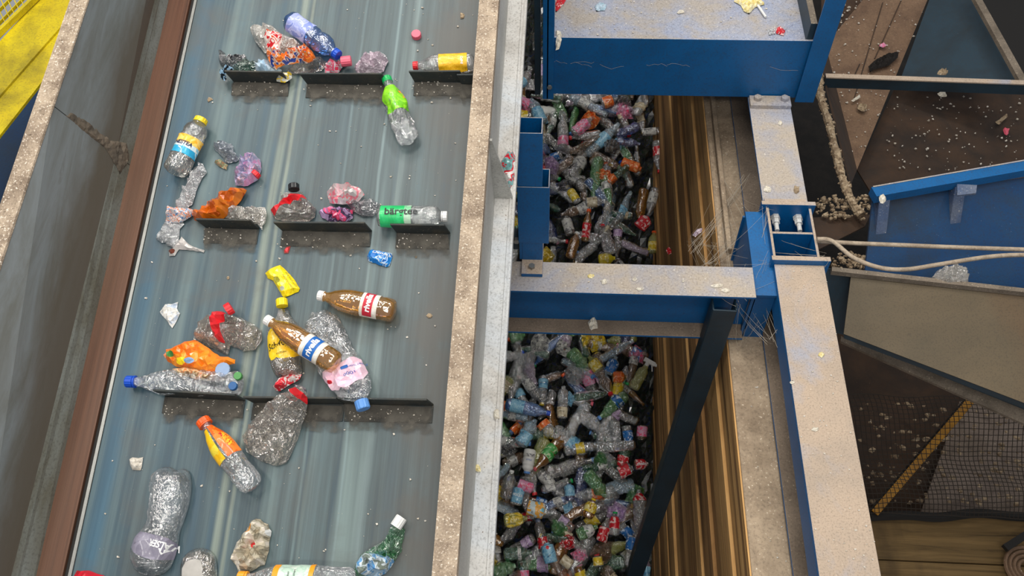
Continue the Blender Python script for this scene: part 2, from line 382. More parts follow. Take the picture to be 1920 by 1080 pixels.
def pillow(name, label, cat, outline, t, mat_, frame=BELT, seed=1, cr=.25, cell=.011, base=.001, R=None, smooth=None, jag=.0, freq=34,
           flat=False, parts=(), texts=(), caps=(), group=None, bodyname='body', lift=None):
    smooth = (0 if flat else 1) if smooth is None else smooth; jag = max(jag, .0012) if flat else jag
    poly = refine(loc_uv(frame, outline, base+t*.5, lift), smooth, jag, seed)
    freq = freq*1.7 if cell < .0095 else freq
    uv0 = poly.mean(0); R = R or min(t*.9, .03)
    H = Height(poly, t, R, cr, freq, seed, base)
    # one triangulation that also follows the borders of the printed parts
    rnd = random.Random(seed); lo, hi = poly.min(0), poly.max(0); G = []; y = lo[1]; row = 0
    while y < hi[1]:
        x = lo[0]+(cell/2 if row % 2 else 0)
        while x < hi[0]: G.append((x+rnd.uniform(-.34, .34)*cell, y+rnd.uniform(-.34, .34)*cell)); x += cell
        y += cell*.87; row += 1
    G = np.array(G); pp = [refine(loc_uv(frame, po, base+t*.75, lift), 1, 0, seed+3) for _, po, _ in parts]
    keep = inside(G, poly) & (seg_dist(G, poly) > cell*.35)
    for q in pp: keep &= seg_dist(G, q) > cell*.25
    G = G[keep]; pts = [Vector(p) for p in poly]; edges = [(i, (i+1) % len(poly)) for i in range(len(poly))]
    for q in pp:
        b = len(pts); pts += [Vector(p) for p in q]; edges += [(b+i, b+(i+1) % len(q)) for i in range(len(q))]
    pts += [Vector(p) for p in G]
    r = geometry.delaunay_2d_cdt(pts, edges, [], 0, 1e-6)
    P = np.array([(p.x, p.y) for p in r[0]]); Fc = [tuple(f) for f in r[2]]
    cen = np.array([P[list(f)].mean(0) for f in Fc]); ok = inside(cen, poly)
    who = np.full(len(Fc), -1)
    for k, q in enumerate(pp): who[inside(cen, q)] = k
    Fi = [f for f, o_ in zip(Fc, ok) if o_]; wi = [k for k, o_ in zip(who, ok) if o_]
    hh = H(P); D = seg_dist(P, poly); n = len(P); edge = D < 1e-5
    bott = base+t*.12*(1-np.clip(D/R, 0, 1))
    hh = np.where(edge, base+t*.14, np.maximum(hh, bott+.0015))
    if lift:
        lf = np.array([lift(*q) for q in P]); hh = hh+lf; bott = bott+lf
    root = empty(name, frame.mat(uv0[0], uv0[1]), label, cat, group)
    top = [(p[0]-uv0[0], p[1]-uv0[1], z) for p, z in zip(P, hh)]
    low = [(P[i][0]-uv0[0], P[i][1]-uv0[1], hh[i] if edge[i] else bott[i]) for i in range(n)]
    def sub(fs, vs):
        ids = sorted({i for f in fs for i in f}); mp = {a: b for b, a in enumerate(ids)}
        return [vs[i] for i in ids], [tuple(mp[i] for i in f) for f in fs]
    both = top+low
    bf = [f for f, k in zip(Fi, wi) if k < 0]+[tuple(n+i for i in f[::-1]) for f in Fi]
    ids = [i if i < n or not edge[i-n] else i-n for i in range(2*n)]
    bf = [tuple(ids[i] for i in f) for f in bf]
    MB().add(*sub(bf, both)).build(bodyname, mat_, root, smooth=not flat)
    for k, (pn, po, pm) in enumerate(parts):
        fs = [f for f, q in zip(Fi, wi) if q == k]
        if fs: MB().add(*sub(fs, top)).build(pn, pm, root, smooth=not flat)
    if texts:
        from mathutils.bvhtree import BVHTree
        bv = BVHTree.FromPolygons([Vector(v) for v in top], Fi)
        class HH: pass
        for (txt, pa, pb, size, mt, *ex) in texts:
            ex = list(ex)+['printed_lettering', 1., 0., 0.][len(ex):]
            a = frame.uv(*pa, base+t*.9); b = frame.uv(*pb, base+t*.9); c = (a+b)/2; d = b-a; LL = np.linalg.norm(d); d = d/LL
            v, f = text_mesh(txt, size, ex[2], ex[1], ex[3]); wdt = max(x for x, y in v)-min(x for x, y in v); k = LL/wdt; vs = []
            for x, y in v:
                q = c+d*x*k+np.array([-d[1], d[0]])*y-uv0; hit = bv.ray_cast(Vector((q[0], q[1], 1)), Vector((0, 0, -1)))
                vs.append((q[0], q[1], (hit[0].z if hit[0] else base)+.0016))
            MB().add(vs, f).build(ex[0], mt, root)
    for c in caps: put_cap(root, frame, uv0, lift=lift, **c)
    return root

# ------------------------------------------------------------------ bottles turned on a lathe, then dented
PROF = {
 'soda':  [(0, .45), (.015, .80), (.05, .96), (.12, 1), (.24, .97), (.30, .93), (.36, .97), (.44, 1), (.56, 1), (.66, .93), (.75, .74), (.83, .50), (.89, .36), (.92, .34), (.925, .42), (.94, .42), (.945, .33), (1, .33)],
 'rivella': [(0, .5), (.015, .82), (.05, .95), (.14, .98), (.18, .93), (.2, .97), (.40, .98), (.48, 1), (.60, .98), (.70, .88), (.79, .68), (.86, .46), (.90, .36), (.92, .35), (.925, .44), (.94, .44), (.945, .34), (1, .34)],
 'water': [(0, .5), (.02, .86), (.08, 1), (.22, 1), (.30, .97), (.38, .97), (.45, 1), (.52, .97), (.57, .80), (.62, .97), (.70, 1), (.78, .92), (.84, .66), (.90, .40), (.92, .32), (.925, .40), (.94, .40), (.945, .30), (1, .30)],
 'tea':   [(0, .7), (.01, .9), (.03, 1), (.06, .98), (.30, .98), (.60, .98), (.78, .99), (.86, .93), (.90, .66), (.92, .45), (.93, .42), (1, .42)],
 'juice': [(0, .7), (.02, .94), (.06, 1), (.28, 1), (.30, .94), (.58, .94), (.60, 1), (.66, .92), (.70, .88), (.76, .93), (.82, .86), (.88, .62), (.92, .50), (1, .50)],
 'plain': [(0, .5), (.02, .85), (.06, .98), (.3, 1), (.6, 1), (.7, .92), (.8, .66), (.88, .38), (.92, .34), (1, .34)],
}
def prof_r(kind, t):
    P = PROF[kind]
    return float(np.interp(t, [p[0] for p in P], [p[1] for p in P]))
class Shape:
    """maps (s along the axis, angle, lift) to a point of the dented bottle"""
    def __init__(s, kind, L_, R, dent=0, flat=1, bend=0, ribs=(), seed=0, twist=0, pet=True):
        s.k, s.L, s.R, s.dent, s.flat, s.bend, s.ribs, s.seed, s.tw, s.pet = kind, L_, R, dent, flat, bend, ribs, seed, twist, pet
    def pt(s, x, th, off=0, band=False):
        t = x/s.L; r = prof_r(s.k, t)*s.R
        for a, b, n, dpt in s.ribs:
            if a < t < b: r *= 1+dpt*math.cos((t-a)/(b-a)*n*2*PI)
        if s.pet and t < .14: r *= 1-.13*(1-t/.14)*(.5+.5*math.cos(5*th))
        y, z = math.cos(th), math.sin(th); neck = min(1, max(0, (.88-t)/.1))
        if s.dent:
            q = (x*16, y*1.5, z*1.5+.3); d = nz(q, s.seed); d2 = 1-2.5*abs(nz((x*30, y*2.2, z*2.2), s.seed+3))
            r *= 1-neck*s.dent*(max(0, d*1.9)+.28*d2)
        r += off
        fl = 1-(1-s.flat)*neck; wd = 1+(1-fl)*.45
        return (x, y*r*wd+s.bend*math.sin(PI*t)*s.L+s.tw*neck*nz((x*6, 0, 0), s.seed)*s.R, z*r*fl)
def shell(S, x0, x1, th0, th1, nx, nt, off=0, close=False):
    full = abs(th1-th0) > 2*PI-.01; vs = []; fs = []; nn = nt if full else nt+1
    for i in range(nx+1):
        for k in range(nn): vs.append(S.pt(x0+(x1-x0)*i/nx, th0+(th1-th0)*k/nt, off))
    for i in range(nx):
        for k in range(nt): fs.append((i*nn+k, i*nn+(k+1) % nn if full else i*nn+k+1, (i+1)*nn+(k+1) % nn if full else (i+1)*nn+k+1, (i+1)*nn+k))
    if close: fs.append(tuple(range(nn-1, -1, -1)))
    return MB().add(vs, fs)
def bottle(name, label, kind, base, cap, R, body, capm=None, frame=BELT, h=0, labels=(), texts=(), dent=0, flat=1, bend=0, ribs=(), seed=0, twist=0,
           capr=None, group=None, cat='bottle', nt=28, nx=54, ring=None, pet=True, tilt=0, fizz=None):
    a = frame.uv(*base, h+R*flat); b = frame.uv(*cap, h+R*flat); d = b-a; LL = float(np.linalg.norm(d)); rot = math.atan2(d[1], d[0])
    S = Shape(kind, LL, R, dent, flat, bend, ribs, seed, twist, pet)
    mb = shell(S, 0, LL, 0, 2*PI, nx, nt, 0, True)
    zmin = min(v[2] for v in mb.v)
    root = empty(name, frame.mat(a[0], a[1], h-zmin+.0008, rot) @ Matrix.Rotation(tilt, 4, 'Y'), label, cat, group)
    mb.build('body', body, root, smooth=True)
    cr = capr or R*.40
    if capm is not None:
        c = cap_mesh(cr, LL*.062).build('cap', capm, root); c.location = (LL*.945, 0, 0)
        MB().tube([(LL*.925, 0, 0), (LL*.94, 0, 0)], cr*1.02, 20).build('neck_ring', ring or capm, root)
    for i, (t0, t1, th0, th1, mt) in enumerate(labels):
        shell(S, t0*LL, t1*LL, math.radians(th0), math.radians(th1), max(4, int((t1-t0)*40)), max(8, int((th1-th0)/12)), .0009+.0004*i).build('label', mt, root, smooth=True)
    for (txt, t, th, size, mode, mt, *ex) in texts:
        ex = ex[0] if ex else {}
        v, f = text_mesh(txt, size, ex.get('shear', 0), ex.get('spacing', 1), ex.get('bold', 0)); vs = []
        sx = ex.get('sx', 1); ang = math.radians(ex.get('rot', 0)); th = math.radians(th)
        for x, y in v:
            x *= sx; x, y = x*math.cos(ang)-y*math.sin(ang), x*math.sin(ang)+y*math.cos(ang)
            if mode == 'around': s_, q = t*LL+y, th+x/R
            elif mode == 'around_down': s_, q = t*LL-y, th-x/R
            else: s_, q = t*LL+x, th-y/R
            vs.append(S.pt(min(max(s_, 0), LL), q, .0024))
        MB().add(vs, f).build('printed_lettering', mt, root)
    return root
def crumb(mb, frame, u, v, r, h=0, seed=0, th=.3):
    """one small jagged flake"""
    rnd = random.Random(seed); n = rnd.randint(4, 6); a0 = rnd.uniform(0, 6); b = []
    for k in range(n):
        a = a0+k*2*PI/n+rnd.uniform(-.4, .4); q = r*rnd.uniform(.5, 1.2); b.append((u+q*math.cos(a), v+q*math.sin(a)*.8))
    base = [(x, y, h) for x, y in b]; tp = [(u+(x-u)*.8, v+(y-v)*.8, h+r*th*rnd.uniform(.5, 1.6)) for x, y in b]
    return mb.add(base+tp, [tuple(range(n-1, -1, -1)), tuple(range(n, 2*n))]+[(i, (i+1) % n, n+(i+1) % n, n+i) for i in range(n)])
# ================================================================== THE SETTING
o = MB().box(-6, 8, -3, 9, -5.3, -5.2).build('floor', dirty('dark_floor', L(36, 32, 28), L(24, 22, 20), 6, .4, .6, .9)); tag(o, kind='structure')
# the pit wall of stacked timbers, leaning slightly out, with the dusty ledge on its top
mb = MB(); rnd = random.Random(3)
xa, xb, za, zb = 1.545, 1.435, -1.27, -4.6
k = 26
for i in range(k):
    t0, t1 = i/k, (i+1)/k; x0 = xa+(xb-xa)*t0; x1 = xa+(xb-xa)*t1; z0 = za+(zb-za)*t0; z1 = za+(zb-za)*t1
    out = rnd.uniform(-.012, .012); g = .006 if rnd.random() < .7 else .016
    pts = [(x0+out, -2.2, z0), (x1+out, -2.2, z1+g), (x1+.1, -2.2, z1+g), (x0+.1, -2.2, z0)]
    mb.prism(pts, (0, 8.4, 0), 0 if rnd.random() < .6 else 1)
mb.box(1.56, 1.62, -2.2, 6.2, -4.6, -1.3, 1)
wall = mb.build('wall_right', [M['wood'], M['wood2']]); tag(wall, kind='structure')
mb = MB(); mb.box(1.545, 1.70, -2.2, 6.2, -1.36, -1.262, 0)
mb.box(1.575, 1.60, 1.2, 6.2, -1.262, -1.22, 0)
ledge = mb.build('trim_1', [dirty('dusty_ledge', L(176, 156, 132), L(132, 114, 94), 4, .4, .65, .9, 0, L(220, 206, 184), .5, ss=90, st=(.66, .70))], bevel=.006); tag(ledge, kind='structure')
o = MB().box(.0, 1.55, 5.9, 6.0, -5.2, -.8).build('pit_wall_rear', M['grime']); tag(o, kind='structure')  # rear wall of the pit
o = MB().box(.0, .06, -2.2, 5.9, -5.2, -.6).build('pit_wall_left', M['grime']); tag(o, kind='structure')  # left wall of the pit, beneath the conveyor

# ------------------------------------------------------------------ the inclined belt conveyor
conv = empty('belt_conveyor', BELT.mat(), 'long inclined belt conveyor with green-grey cleated belt and grey side guards', 'conveyor')
V0, V1 = -1.5, 2.7
MB().box(-.507, .50, V0, V1, -.012, 0).build('belt', M['belt'], conv)
MB().box(-.517, -.508, V0, V1, -.02, .004).build('edge_strip', M['steel'], conv)
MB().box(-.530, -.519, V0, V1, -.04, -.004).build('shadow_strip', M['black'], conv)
MB().box(-.536, -.531, V0, V1, -.04, .006).build('edge_rail', M['rust'], conv)
MB().box(-.63, -.537, V0, V1, -.04, -.008).build('rusty_slide_strip', M['rust'], conv)
# left guard: folded sheet with a light bottom fold, dirty middle band, lip on top
def flare(mb):
    mb.v = [(x+(-.012+.052*(y-.1))*z/.34*(-x > .55), y, z) for x, y, z in mb.v]; return mb
def sheet(pts, v0, v1, th):
    p = [np.array(q) for q in pts]; mb = MB()
    for a, b in zip(p[:-1], p[1:]):
        d = b-a; n = np.array([d[1], -d[0]])/np.linalg.norm(d)*th
        mb.prism([(a[0], v0, a[1]), (b[0], v0, b[1]), (b[0]+n[0], v0, b[1]+n[1]), (a[0]+n[0], v0, a[1]+n[1])], (0, v1-v0, 0))
    return mb
for (va, vb) in ((V0, .4345), (.4375, V1)):
    flare(sheet([(-.612, -.02), (-.624, .035), (-.630, .06)], va, vb, -.006)).build('guard_fold', M['guardlight'], conv)
    flare(sheet([(-.630, .06), (-.692, .34)], va, vb, -.006)).build('guard_sheet', M['guardmix'], conv)
mb = MB().box(-.740, -.690, V0, V1, .335, .345); mb.box(-.745, -.739, V0, V1, .25, .345)
for i in range(260):
    r = random.Random(i+5000); crumb(mb, None, r.uniform(-.737, -.695), r.uniform(-1.0, 1.4), r.uniform(.0015, .005), .345, i)
flare(mb).build('guard_lip', M['lip'], conv, bevel=.003)
# right guard
sheet([(.487, -.02), (.487, .13)], V0, V1, .006).build('guard_sheet', M['web'], conv)
mb = MB().box(.486, .549, V0, V1, .125, .135); mb.box(.543, .549, V0, V1, .09, .13)
for i in range(420):
    r = random.Random(i); crumb(mb, None, r.uniform(.489, .546), r.uniform(-1.0, 1.4), r.uniform(.0015, .005), .135, i)
mb.build('guard_lip', M['lip'], conv, bevel=.0015)
MB().box(.540, .546, V0, V1, -.25, .125).build('side_web', M['web'], conv)
mb = MB().box(.546, .614, V0, V1, -.262, -.252); mb.box(.608, .616, V0, V1, -.30, -.249); mb.box(.598, .604, V0, V1, -.252, -.246)
for i in range(160):
    r = random.Random(900+i); crumb(mb, None, r.uniform(.552, .60), r.uniform(-1.0, 1.4), r.uniform(.001, .004), -.252, 50+i)
mb.build('bottom_flange', M['flange'], conv)
mb = MB(); vg = BELT.uv(940, 372, -.25)[1]
mb.prism([(.546, vg, -.25), (.608, vg, -.25), (.556, vg+.02, .10), (.546, vg+.02, .10)], (0, .008, 0)); mb.build('gusset_plate', M['web'], conv)
MB().box(-.5, .54, V0, V1, -.3, -.29).build('underside_pan', M['black'], conv)
MB().box(-.75, -.64, V0, V1, -.3, -.06).build('side_web', M['web'], conv)
# cleats: (pixel of top-left, pixel of top-right, height, sagging?)
def cleat(pl, pr, hh=.062, tilt=.0):
    a = BELT.uv(*pl, hh); b = BELT.uv(*pr, hh); mb = MB(); th = .006
    v = (a[1]+b[1])/2; dv = (b[1]-a[1])/2
    def q(u, s, y, z): return (u, v+s*dv+y, z)
    for (y0, y1, z0, z1) in ((0, th, 0, hh), (-.05, 0, 0, .004)):
        vs = [q(a[0]+(.012 if z < .02 else 0), -1, y, z) for z in (z0, z1) for y in (y0, y1)]+[q(b[0]+(.012 if z < .02 else 0), 1, y, z) for z in (z0, z1) for y in (y0, y1)]
        mb.add(vs, [(0, 1, 3, 2), (4, 6, 7, 5), (0, 4, 5, 1), (2, 3, 7, 6), (0, 2, 6, 4), (1, 5, 7, 3)])
    o = mb.build('cleat', M['rubber'], conv, bevel=.0015)
    # caked brown dirt lying below the cleat
    rnd = random.Random(int(pl[0])); P = []
    for i in range(20): P.append((a[0]+.005+(b[0]-a[0])*i/19, v-.002))
    for i in range(20): P.append((b[0]-(b[0]-a[0])*i/19+.02, v-.080+rnd.uniform(-.002, .002)))
    P = np.array(P); Q, QF = tri_fill(P, .012, 5)
    MB().add([(x, y, .0045+.003*abs(nz((x*70, y*70)))) for x, y in Q], QF).build('dirt_under_cleat', M['crud'], conv, smooth=False)
def mat_crud():
    t = NT('brown_belt_dirt'); v = t.coord(); g = t.n('ShaderNodeSeparateXYZ', {0: t.coord(kind='Generated')}).outputs
    n = t.noise(v, 26, 6, .65); sp = t.noise(v, 150, 2)
    c = t.mix(t.ramp(n, [(.35, 0.), (.65, 1.)]), L(70, 66, 60), L(92, 88, 80)); c = t.mix(t.ramp(sp, [(.70, 0.), (.74, .6)]), c, L(150, 138, 118))
    ex = t.n('ShaderNodeMath', {0: g[0], 1: .5}, operation='SUBTRACT').outputs[0]; ex = t.n('ShaderNodeMath', {0: ex}, operation='ABSOLUTE').outputs[0]
    ey = t.n('ShaderNodeMapRange', {0: g[1], 1: -.05, 2: .95}).outputs[0]; ex = t.n('ShaderNodeMapRange', {0: ex, 1: .5, 2: .40}).outputs[0]
    k = t.n('ShaderNodeMath', {0: ey, 1: ex}, operation='MULTIPLY').outputs[0]; k = t.n('ShaderNodeMath', {0: k, 1: t.ramp(n, [(.2, .0), (.7, .7)])}, operation='ADD').outputs[0]
    a = t.ramp(k, [(.45, 0.), (1.2, .9)])
    p = t.n('ShaderNodeBsdfPrincipled', {'Base Color': c, 'Roughness': .9, 'Normal': t.bump(sp, .5, .003)}); tr = t.n('ShaderNodeBsdfTransparent')
    mx = t.n('ShaderNodeMixShader', {0: a, 1: tr.outputs[0], 2: p.outputs[0]}); t.t.links.new(mx.outputs[0], t.out.inputs[0]); return t.m
M['crud'] = mat_crud()
for pl, pr_ in (((420, 134), (528, 136)), ((561, 139), (716, 139)), ((766, 135), (862, 134)), ((366, 412), (468, 414)), ((512, 418), (683, 419)), ((731, 422), (833, 423)),
               ((286, 733), (440, 742)), ((455, 746), (630, 748)), ((632, 748), (800, 751))): cleat(pl, pr_)
cleat((856, 141), (893, 141), .055)
# flakes and grit scattered over the belt
mb = MB(); rnd = random.Random(11)
for i in range(240):
    u, v = rnd.uniform(-.48, .46), rnd.uniform(-.9, 1.25); r = rnd.choice((.001, .0014, .002, .003, .004)) if rnd.random() < .85 else .005
    if rnd.random() < .6: u = abs(u) if rnd.random() < .5 else u; 
    crumb(mb, None, u, v, r, .001, i, .5)
for (x0, x1, yy) in ((430, 540, 152), (570, 720, 155), (770, 850, 152), (380, 470, 428), (520, 680, 440), (740, 830, 440), (310, 450, 752), (640, 790, 765), (460, 600, 760)):
    for i in range(26):
        p = BELT.uv(rnd.uniform(x0, x1), yy+rnd.uniform(0, 26)); crumb(mb, None, p[0], p[1], rnd.uniform(.001, .004), .006, i+77, .5)
o = mb.build('belt_grit', M['paper'], None, mw=BELT.mat()); tag(o, 'small pale flakes and grit scattered over the green-grey belt', 'debris', kind='stuff')

# ------------------------------------------------------------------ steelwork over the pit
Z0 = -.90; LV = level(Z0)
def ibeam(name, label, axis, a, b, c0, c1, zt, hgt, mats, fl=.014, wb=.01, extra=None):
    """I-section along axis ('x' or 'y') from a to b, flange from c0 to c1, top at zt"""
    mb = MB(); c = (c0+c1)/2
    for (p0, p1, q0, q1, tp) in ((c0, c1, zt-fl, zt, 1), (c-wb/2, c+wb/2, zt-hgt+fl, zt-fl, None), (c0, c1, zt-hgt, zt-hgt+fl, 1)):
        if tp and q1 < zt-.02: tp = 2
        if axis == 'y': mb.box(p0, p1, a, b, q0, q1, 0, tp)
        else: mb.box(a, b, p0, p1, q0, q1, 0, tp)
    if extra: mb.box(c0, c0+.008, a, b, zt-extra, zt-fl, 0)
    o = mb.build(name, mats+[M['dustbrown']], bevel=.003); tag(o, label, 'beam'); return o
ibeam('cross_beam', 'blue steel cross beam with dusty top, crossing the pit between the two openings', 'x', .38, 1.60, .69, .848, Z0, .33, [M['blue'], M['dust']])
ibeam('long_beam', 'long blue steel beam with wide beige dusty top, lower right of the bolted joint', 'y', -2.2, .868, 1.692, 1.902, Z0, .34, [M['blue'], M['dustbeam']], extra=.13)
ibeam('long_beam', 'shorter blue steel beam with dusty grey top, from bolted joint to raised platform', 'y', 1.20, 2.6, 1.682, 1.882, Z0, .34, [M['blue'], M['dust']])
# bolted joint
jt = empty('bolted_joint', Matrix.Translation((1.79, 1.04, Z0-.34)), 'blue box joint with two open pockets and dusty rims between the two long beams', 'steel joint')
def jb(name, x0, x1, y0, y1, z0, z1, mats=(M['blue'], M['dustbeam']), parent=jt, top=1, bevel=.002):
    mb = MB().box(x0-1.79, x1-1.79, y0-1.04, y1-1.04, z0-Z0+.34, z1-Z0+.34, 0, top); return mb.build(name, list(mats), parent, bevel=bevel)
jb('end_plate', 1.668, 1.905, 1.178, 1.200, Z0-.3, Z0+.03); jb('end_plate', 1.678, 1.925, .868, .892, Z0-.3, Z0+.03)
jb('side_plate', 1.690, 1.702, .892, 1.178, Z0-.3, Z0+.01); jb('side_plate', 1.876, 1.888, .892, 1.178, Z0-.3, Z0+.01)
jb('divider_plate', 1.702, 1.876, 1.030, 1.042, Z0-.3, Z0+.008); jb('bottom_plate', 1.69, 1.888, .87, 1.2, Z0-.34, Z0-.30, (M['blue'], M['blue']))
jb('clip_plate', 1.684, 1.87, 1.2, 1.222, Z0, Z0+.02)
for bx in (1.742, 1.842):
    mb = MB(); mb.tube([(bx-1.79, .138, .29), (bx-1.79, .055, .29)], .010, 12); mb.tube([(bx-1.79, .138, .29), (bx-1.79, .118, .29)], .021, 6)
    mb.tube([(bx-1.79, .118, .29), (bx-1.79, .095, .29)], .017, 6); mb.build('bolt', M['flange'], jt, smooth=False)
# column beside the joint, and the dark post down into the pit
col_ = empty('support_column', Matrix.Translation((1.655, .93, -4.6)), 'dark blue steel column on the pit side of the bolted joint', 'column')
mb = MB(); mb.box(-.05, -.04, -.20, .24, 3.1, 3.66); mb.box(-.06, .04, -.20, -.19, 3.1, 3.66); mb.box(-.06, .04, .23, .24, 3.1, 3.66); mb.box(-.06, .04, -.26, -.2, 2.98, 3.32); mb.build('upper_shaft', [M['blue']], col_, bevel=.003)
MB().box(-.05, .05, -.21, .25, 3.66, 3.675).build('cap_plate', M['blue'], col_)
pa_, pb_ = np.array((1.478, .664, -.96)), np.array((1.352, .47, -3.25)); pb_ = pa_+(pb_-pa_)*1.22; dd = pb_-pa_
post = MB(); post.bar(pa_, pb_, .10, .008, up=(0, 1, .08)); post.bar(pa_+(-.048, .03, 0), pb_+(-.048, .03, 0), .008, .06, up=(0, 1, .08)); post.bar(pa_+(.048, .03, 0), pb_+(.048, .03, 0), .008, .06, up=(0, 1, .08))
o = post.build('pit_brace', M['bluedark'], None, bevel=.002); tag(o, 'dark blue channel brace running from the cross beam end down into the pit', 'brace')

# square tube post with base plate
tp = empty('tube_post', Matrix.Translation((.655, .885, Z0)), 'blue square tube post with open top, bolted on the dusty cross beam', 'post')
def hollow(x0, x1, y0, y1, z0, z1, th=.004):
    mb = MB(); mb.box(x0, x1, y0, y0+th, z0, z1, 0, 1); mb.box(x0, x1, y1-th, y1, z0, z1, 0, 1); mb.box(x0, x0+th, y0+th, y1-th, z0, z1, 0, 1); mb.box(x1-th, x1, y0+th, y1-th, z0, z1, 0, 1); return mb
hollow(-.048, .048, -.042, .042, .02, .771).build('inner_tube', [M['blue'], M['dust']], tp, bevel=.0015)
hollow(-.050, .076, -.048, .052, .14, .487).build('outer_sleeve', [M['blue'], M['dust']], tp, bevel=.0015)
MB().box(-.036, .05, -.044, .02, .0, .142).build('foot_block', [M['blue']], tp, bevel=.002)
MB().box(-.038, .052, -.12, .05, .0, .022, 0, 1).build('base_plate', [M['blue'], M['dustbeam']], tp, bevel=.002)
MB().tube([(.006, -.085, .022), (.006, -.085, .036)], .014, 6).build('bolt', M['steel'], tp)
mb = MB(); mb.box(-.075, -.052, -.02, .03, .06, .14); mb.build('clamp_block', [M['bluedark']], tp); MB().tube([(-.060, -.02, .13), (-.060, -.036, .13)], .014, 6).build('bolt', M['steel'], tp)

# ------------------------------------------------------------------ raised platform
pf = empty('raised_platform', Matrix.Translation((1.3, 1.907, Z0)), 'raised blue platform with dusty chequer plate deck and tall blue corner posts', 'platform')
def pb(name, x0, x1, y0, y1, z0, z1, mats, top=None, bevel=.002):
    return MB().box(x0-1.3, x1-1.3, y0-1.907, y1-1.907, z0-Z0, z1-Z0, 0, top).build(name, mats, pf, bevel=bevel)
mb = MB().box(-.585, .60, .002, 1.4, .330, .338)
for j in range(44):
    for i in range(36):
        cx, cy = -.57+i*.0325, .02+j*.0315; a = PI/4 if (i+j) % 2 else -PI/4; c, s_ = math.cos(a), math.sin(a)
        pts = [(cx+x*c-y*s_, cy+x*s_+y*c) for x, y in ((-.012, 0), (0, -.0032), (.012, 0), (0, .0032))]
        mb.add([(x, y, .338) for x, y in pts]+[(cx, cy, .3405)], [(0, 1, 4), (1, 2, 4), (2, 3, 4), (3, 0, 4)])
M['deck'] = dirty('dusty_deck_paint', L(154, 160, 178), L(166, 158, 150), 5, .38, .56, .7, .1, L(220, 212, 200), .3, third=L(136, 150, 184), ss=140)
mb.build('chequer_plate', M['deck'], pf)
pb('toe_board', .70, 1.93, 1.895, 1.907, Z0+.005, Z0+.352, [M['blue'], M['deck']], 1)
pb('deck_side_angle', 1.885, 1.915, 1.907, 3.3, Z0+.3, Z0+.44, [M['bluedark'], M['dustgrey']], 1)
for (x0, x1, y0, y1) in ((.715, .745, 1.86, 1.90), (.690, .70, 1.86, 1.94), (1.905, 1.995, 1.868, 1.878), (1.985, 1.995, 1.87, 1.96)): 
    pb('corner_post', x0 if x0 != .715 else .672, x1 if x0 != .715 else .725, y0, y1, Z0-.0, Z0+1.0, [M['blue']])
pb('rear_post', .632, .66, 1.88, 1.97, Z0+.01, Z0+1.0, [M['bluedark']])
for x in (.706, ): MB().tube([(x-1.3, -.055, .09), (x-1.3, -.065, .09)], .012, 6).build('bolt', M['steel'], pf)
pb('clip_plate', 1.684, 1.88, 1.82, 1.89, Z0, Z0+.022, [M['dust']])
for x in (1.72, 1.85): MB().tube([(x-1.3, -.045, .022), (x-1.3, -.045, .04)], .018, 6).build('bolt', M['dust'], pf)
# flakes on steel
def flakes(name, label, z, n, box, seed, rmax=.006, mt='paper'):
    mb = MB(); rnd = random.Random(seed)
    for i in range(n): crumb(mb, None, rnd.uniform(box[0], box[1]), rnd.uniform(box[2], box[3]), rnd.uniform(.0015, rmax), z+.001, seed*50+i, .3)
    o = mb.build(name, M[mt]); tag(o, label, 'debris', kind='stuff')
flakes('grit', 'fine pale flakes scattered over the dusty top of the cross beam', Z0, 70, (.75, 1.52, .70, .84), 1)
flakes('grit', 'fine pale flakes scattered over the long beige beam', Z0, 140, (1.70, 1.9, -.7, .86), 2)
flakes('grit', 'fine pale flakes scattered over the chequer plate', Z0+.34, 90, (.75, 1.88, 1.93, 2.6), 3, .007)
flakes('grit', 'fine pale flakes scattered over the timber ledge', -1.262, 90, (1.61, 1.69, -.7, 4), 4)
# ================================================================== THINGS ON THE BELT
def Z1(*p): return [(380+x/3.5556, y/3.5556) for x, y in p]
def Z2(*p): return [(260+x/3.1767, 200+y/3.1767) for x, y in p]
def Z3(*p): return [(220+x/3.1767, 480+y/3.1767) for x, y in p]
def Z4(*p): return [(120+x/2.743, 740+y/2.743) for x, y in p]
P_clear = plastic('clear_pet', (.975, .985, .99, 1), .08, .3, .6, 22, crease=0.25)
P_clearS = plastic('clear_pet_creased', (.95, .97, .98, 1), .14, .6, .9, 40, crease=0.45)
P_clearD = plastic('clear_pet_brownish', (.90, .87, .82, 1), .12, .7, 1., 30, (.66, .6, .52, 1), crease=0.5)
P_smoke = plastic('smoky_pet', (.86, .85, .82, 1), .14, .5, .6, 26, (.5, .5, .46, 1), crease=0.15)
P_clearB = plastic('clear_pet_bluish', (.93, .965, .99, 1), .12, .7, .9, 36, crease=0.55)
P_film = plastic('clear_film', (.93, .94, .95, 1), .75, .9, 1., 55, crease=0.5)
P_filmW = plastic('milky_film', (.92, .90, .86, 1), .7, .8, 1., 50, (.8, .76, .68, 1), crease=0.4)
P_blue = plastic('blue_pet', (.30, .52, .86, 1), .30, .6, .4, 26, (.02, .16, .55, 1))
P_amber = plastic('amber_pet', (.88, .62, .24, 1), .42, .4, .10, 20, (.55, .26, .03, 1))
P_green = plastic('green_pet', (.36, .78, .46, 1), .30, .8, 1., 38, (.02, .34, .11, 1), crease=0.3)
P_pink = plastic('pinkish_film', (.94, .86, .92, 1), .8, .9, 1., 50, (.85, .62, .76, 1), crease=0.5)
P_black = plastic('black_film', (.30, .31, .34, 1), .8, .9, 1., 50, (.03, .035, .045, 1), crease=0.12)
P_slate = plastic('slate_film', (.5, .55, .6, 1), 1.2, .9, 1., 50, (.15, .2, .26, 1), crease=0.2)
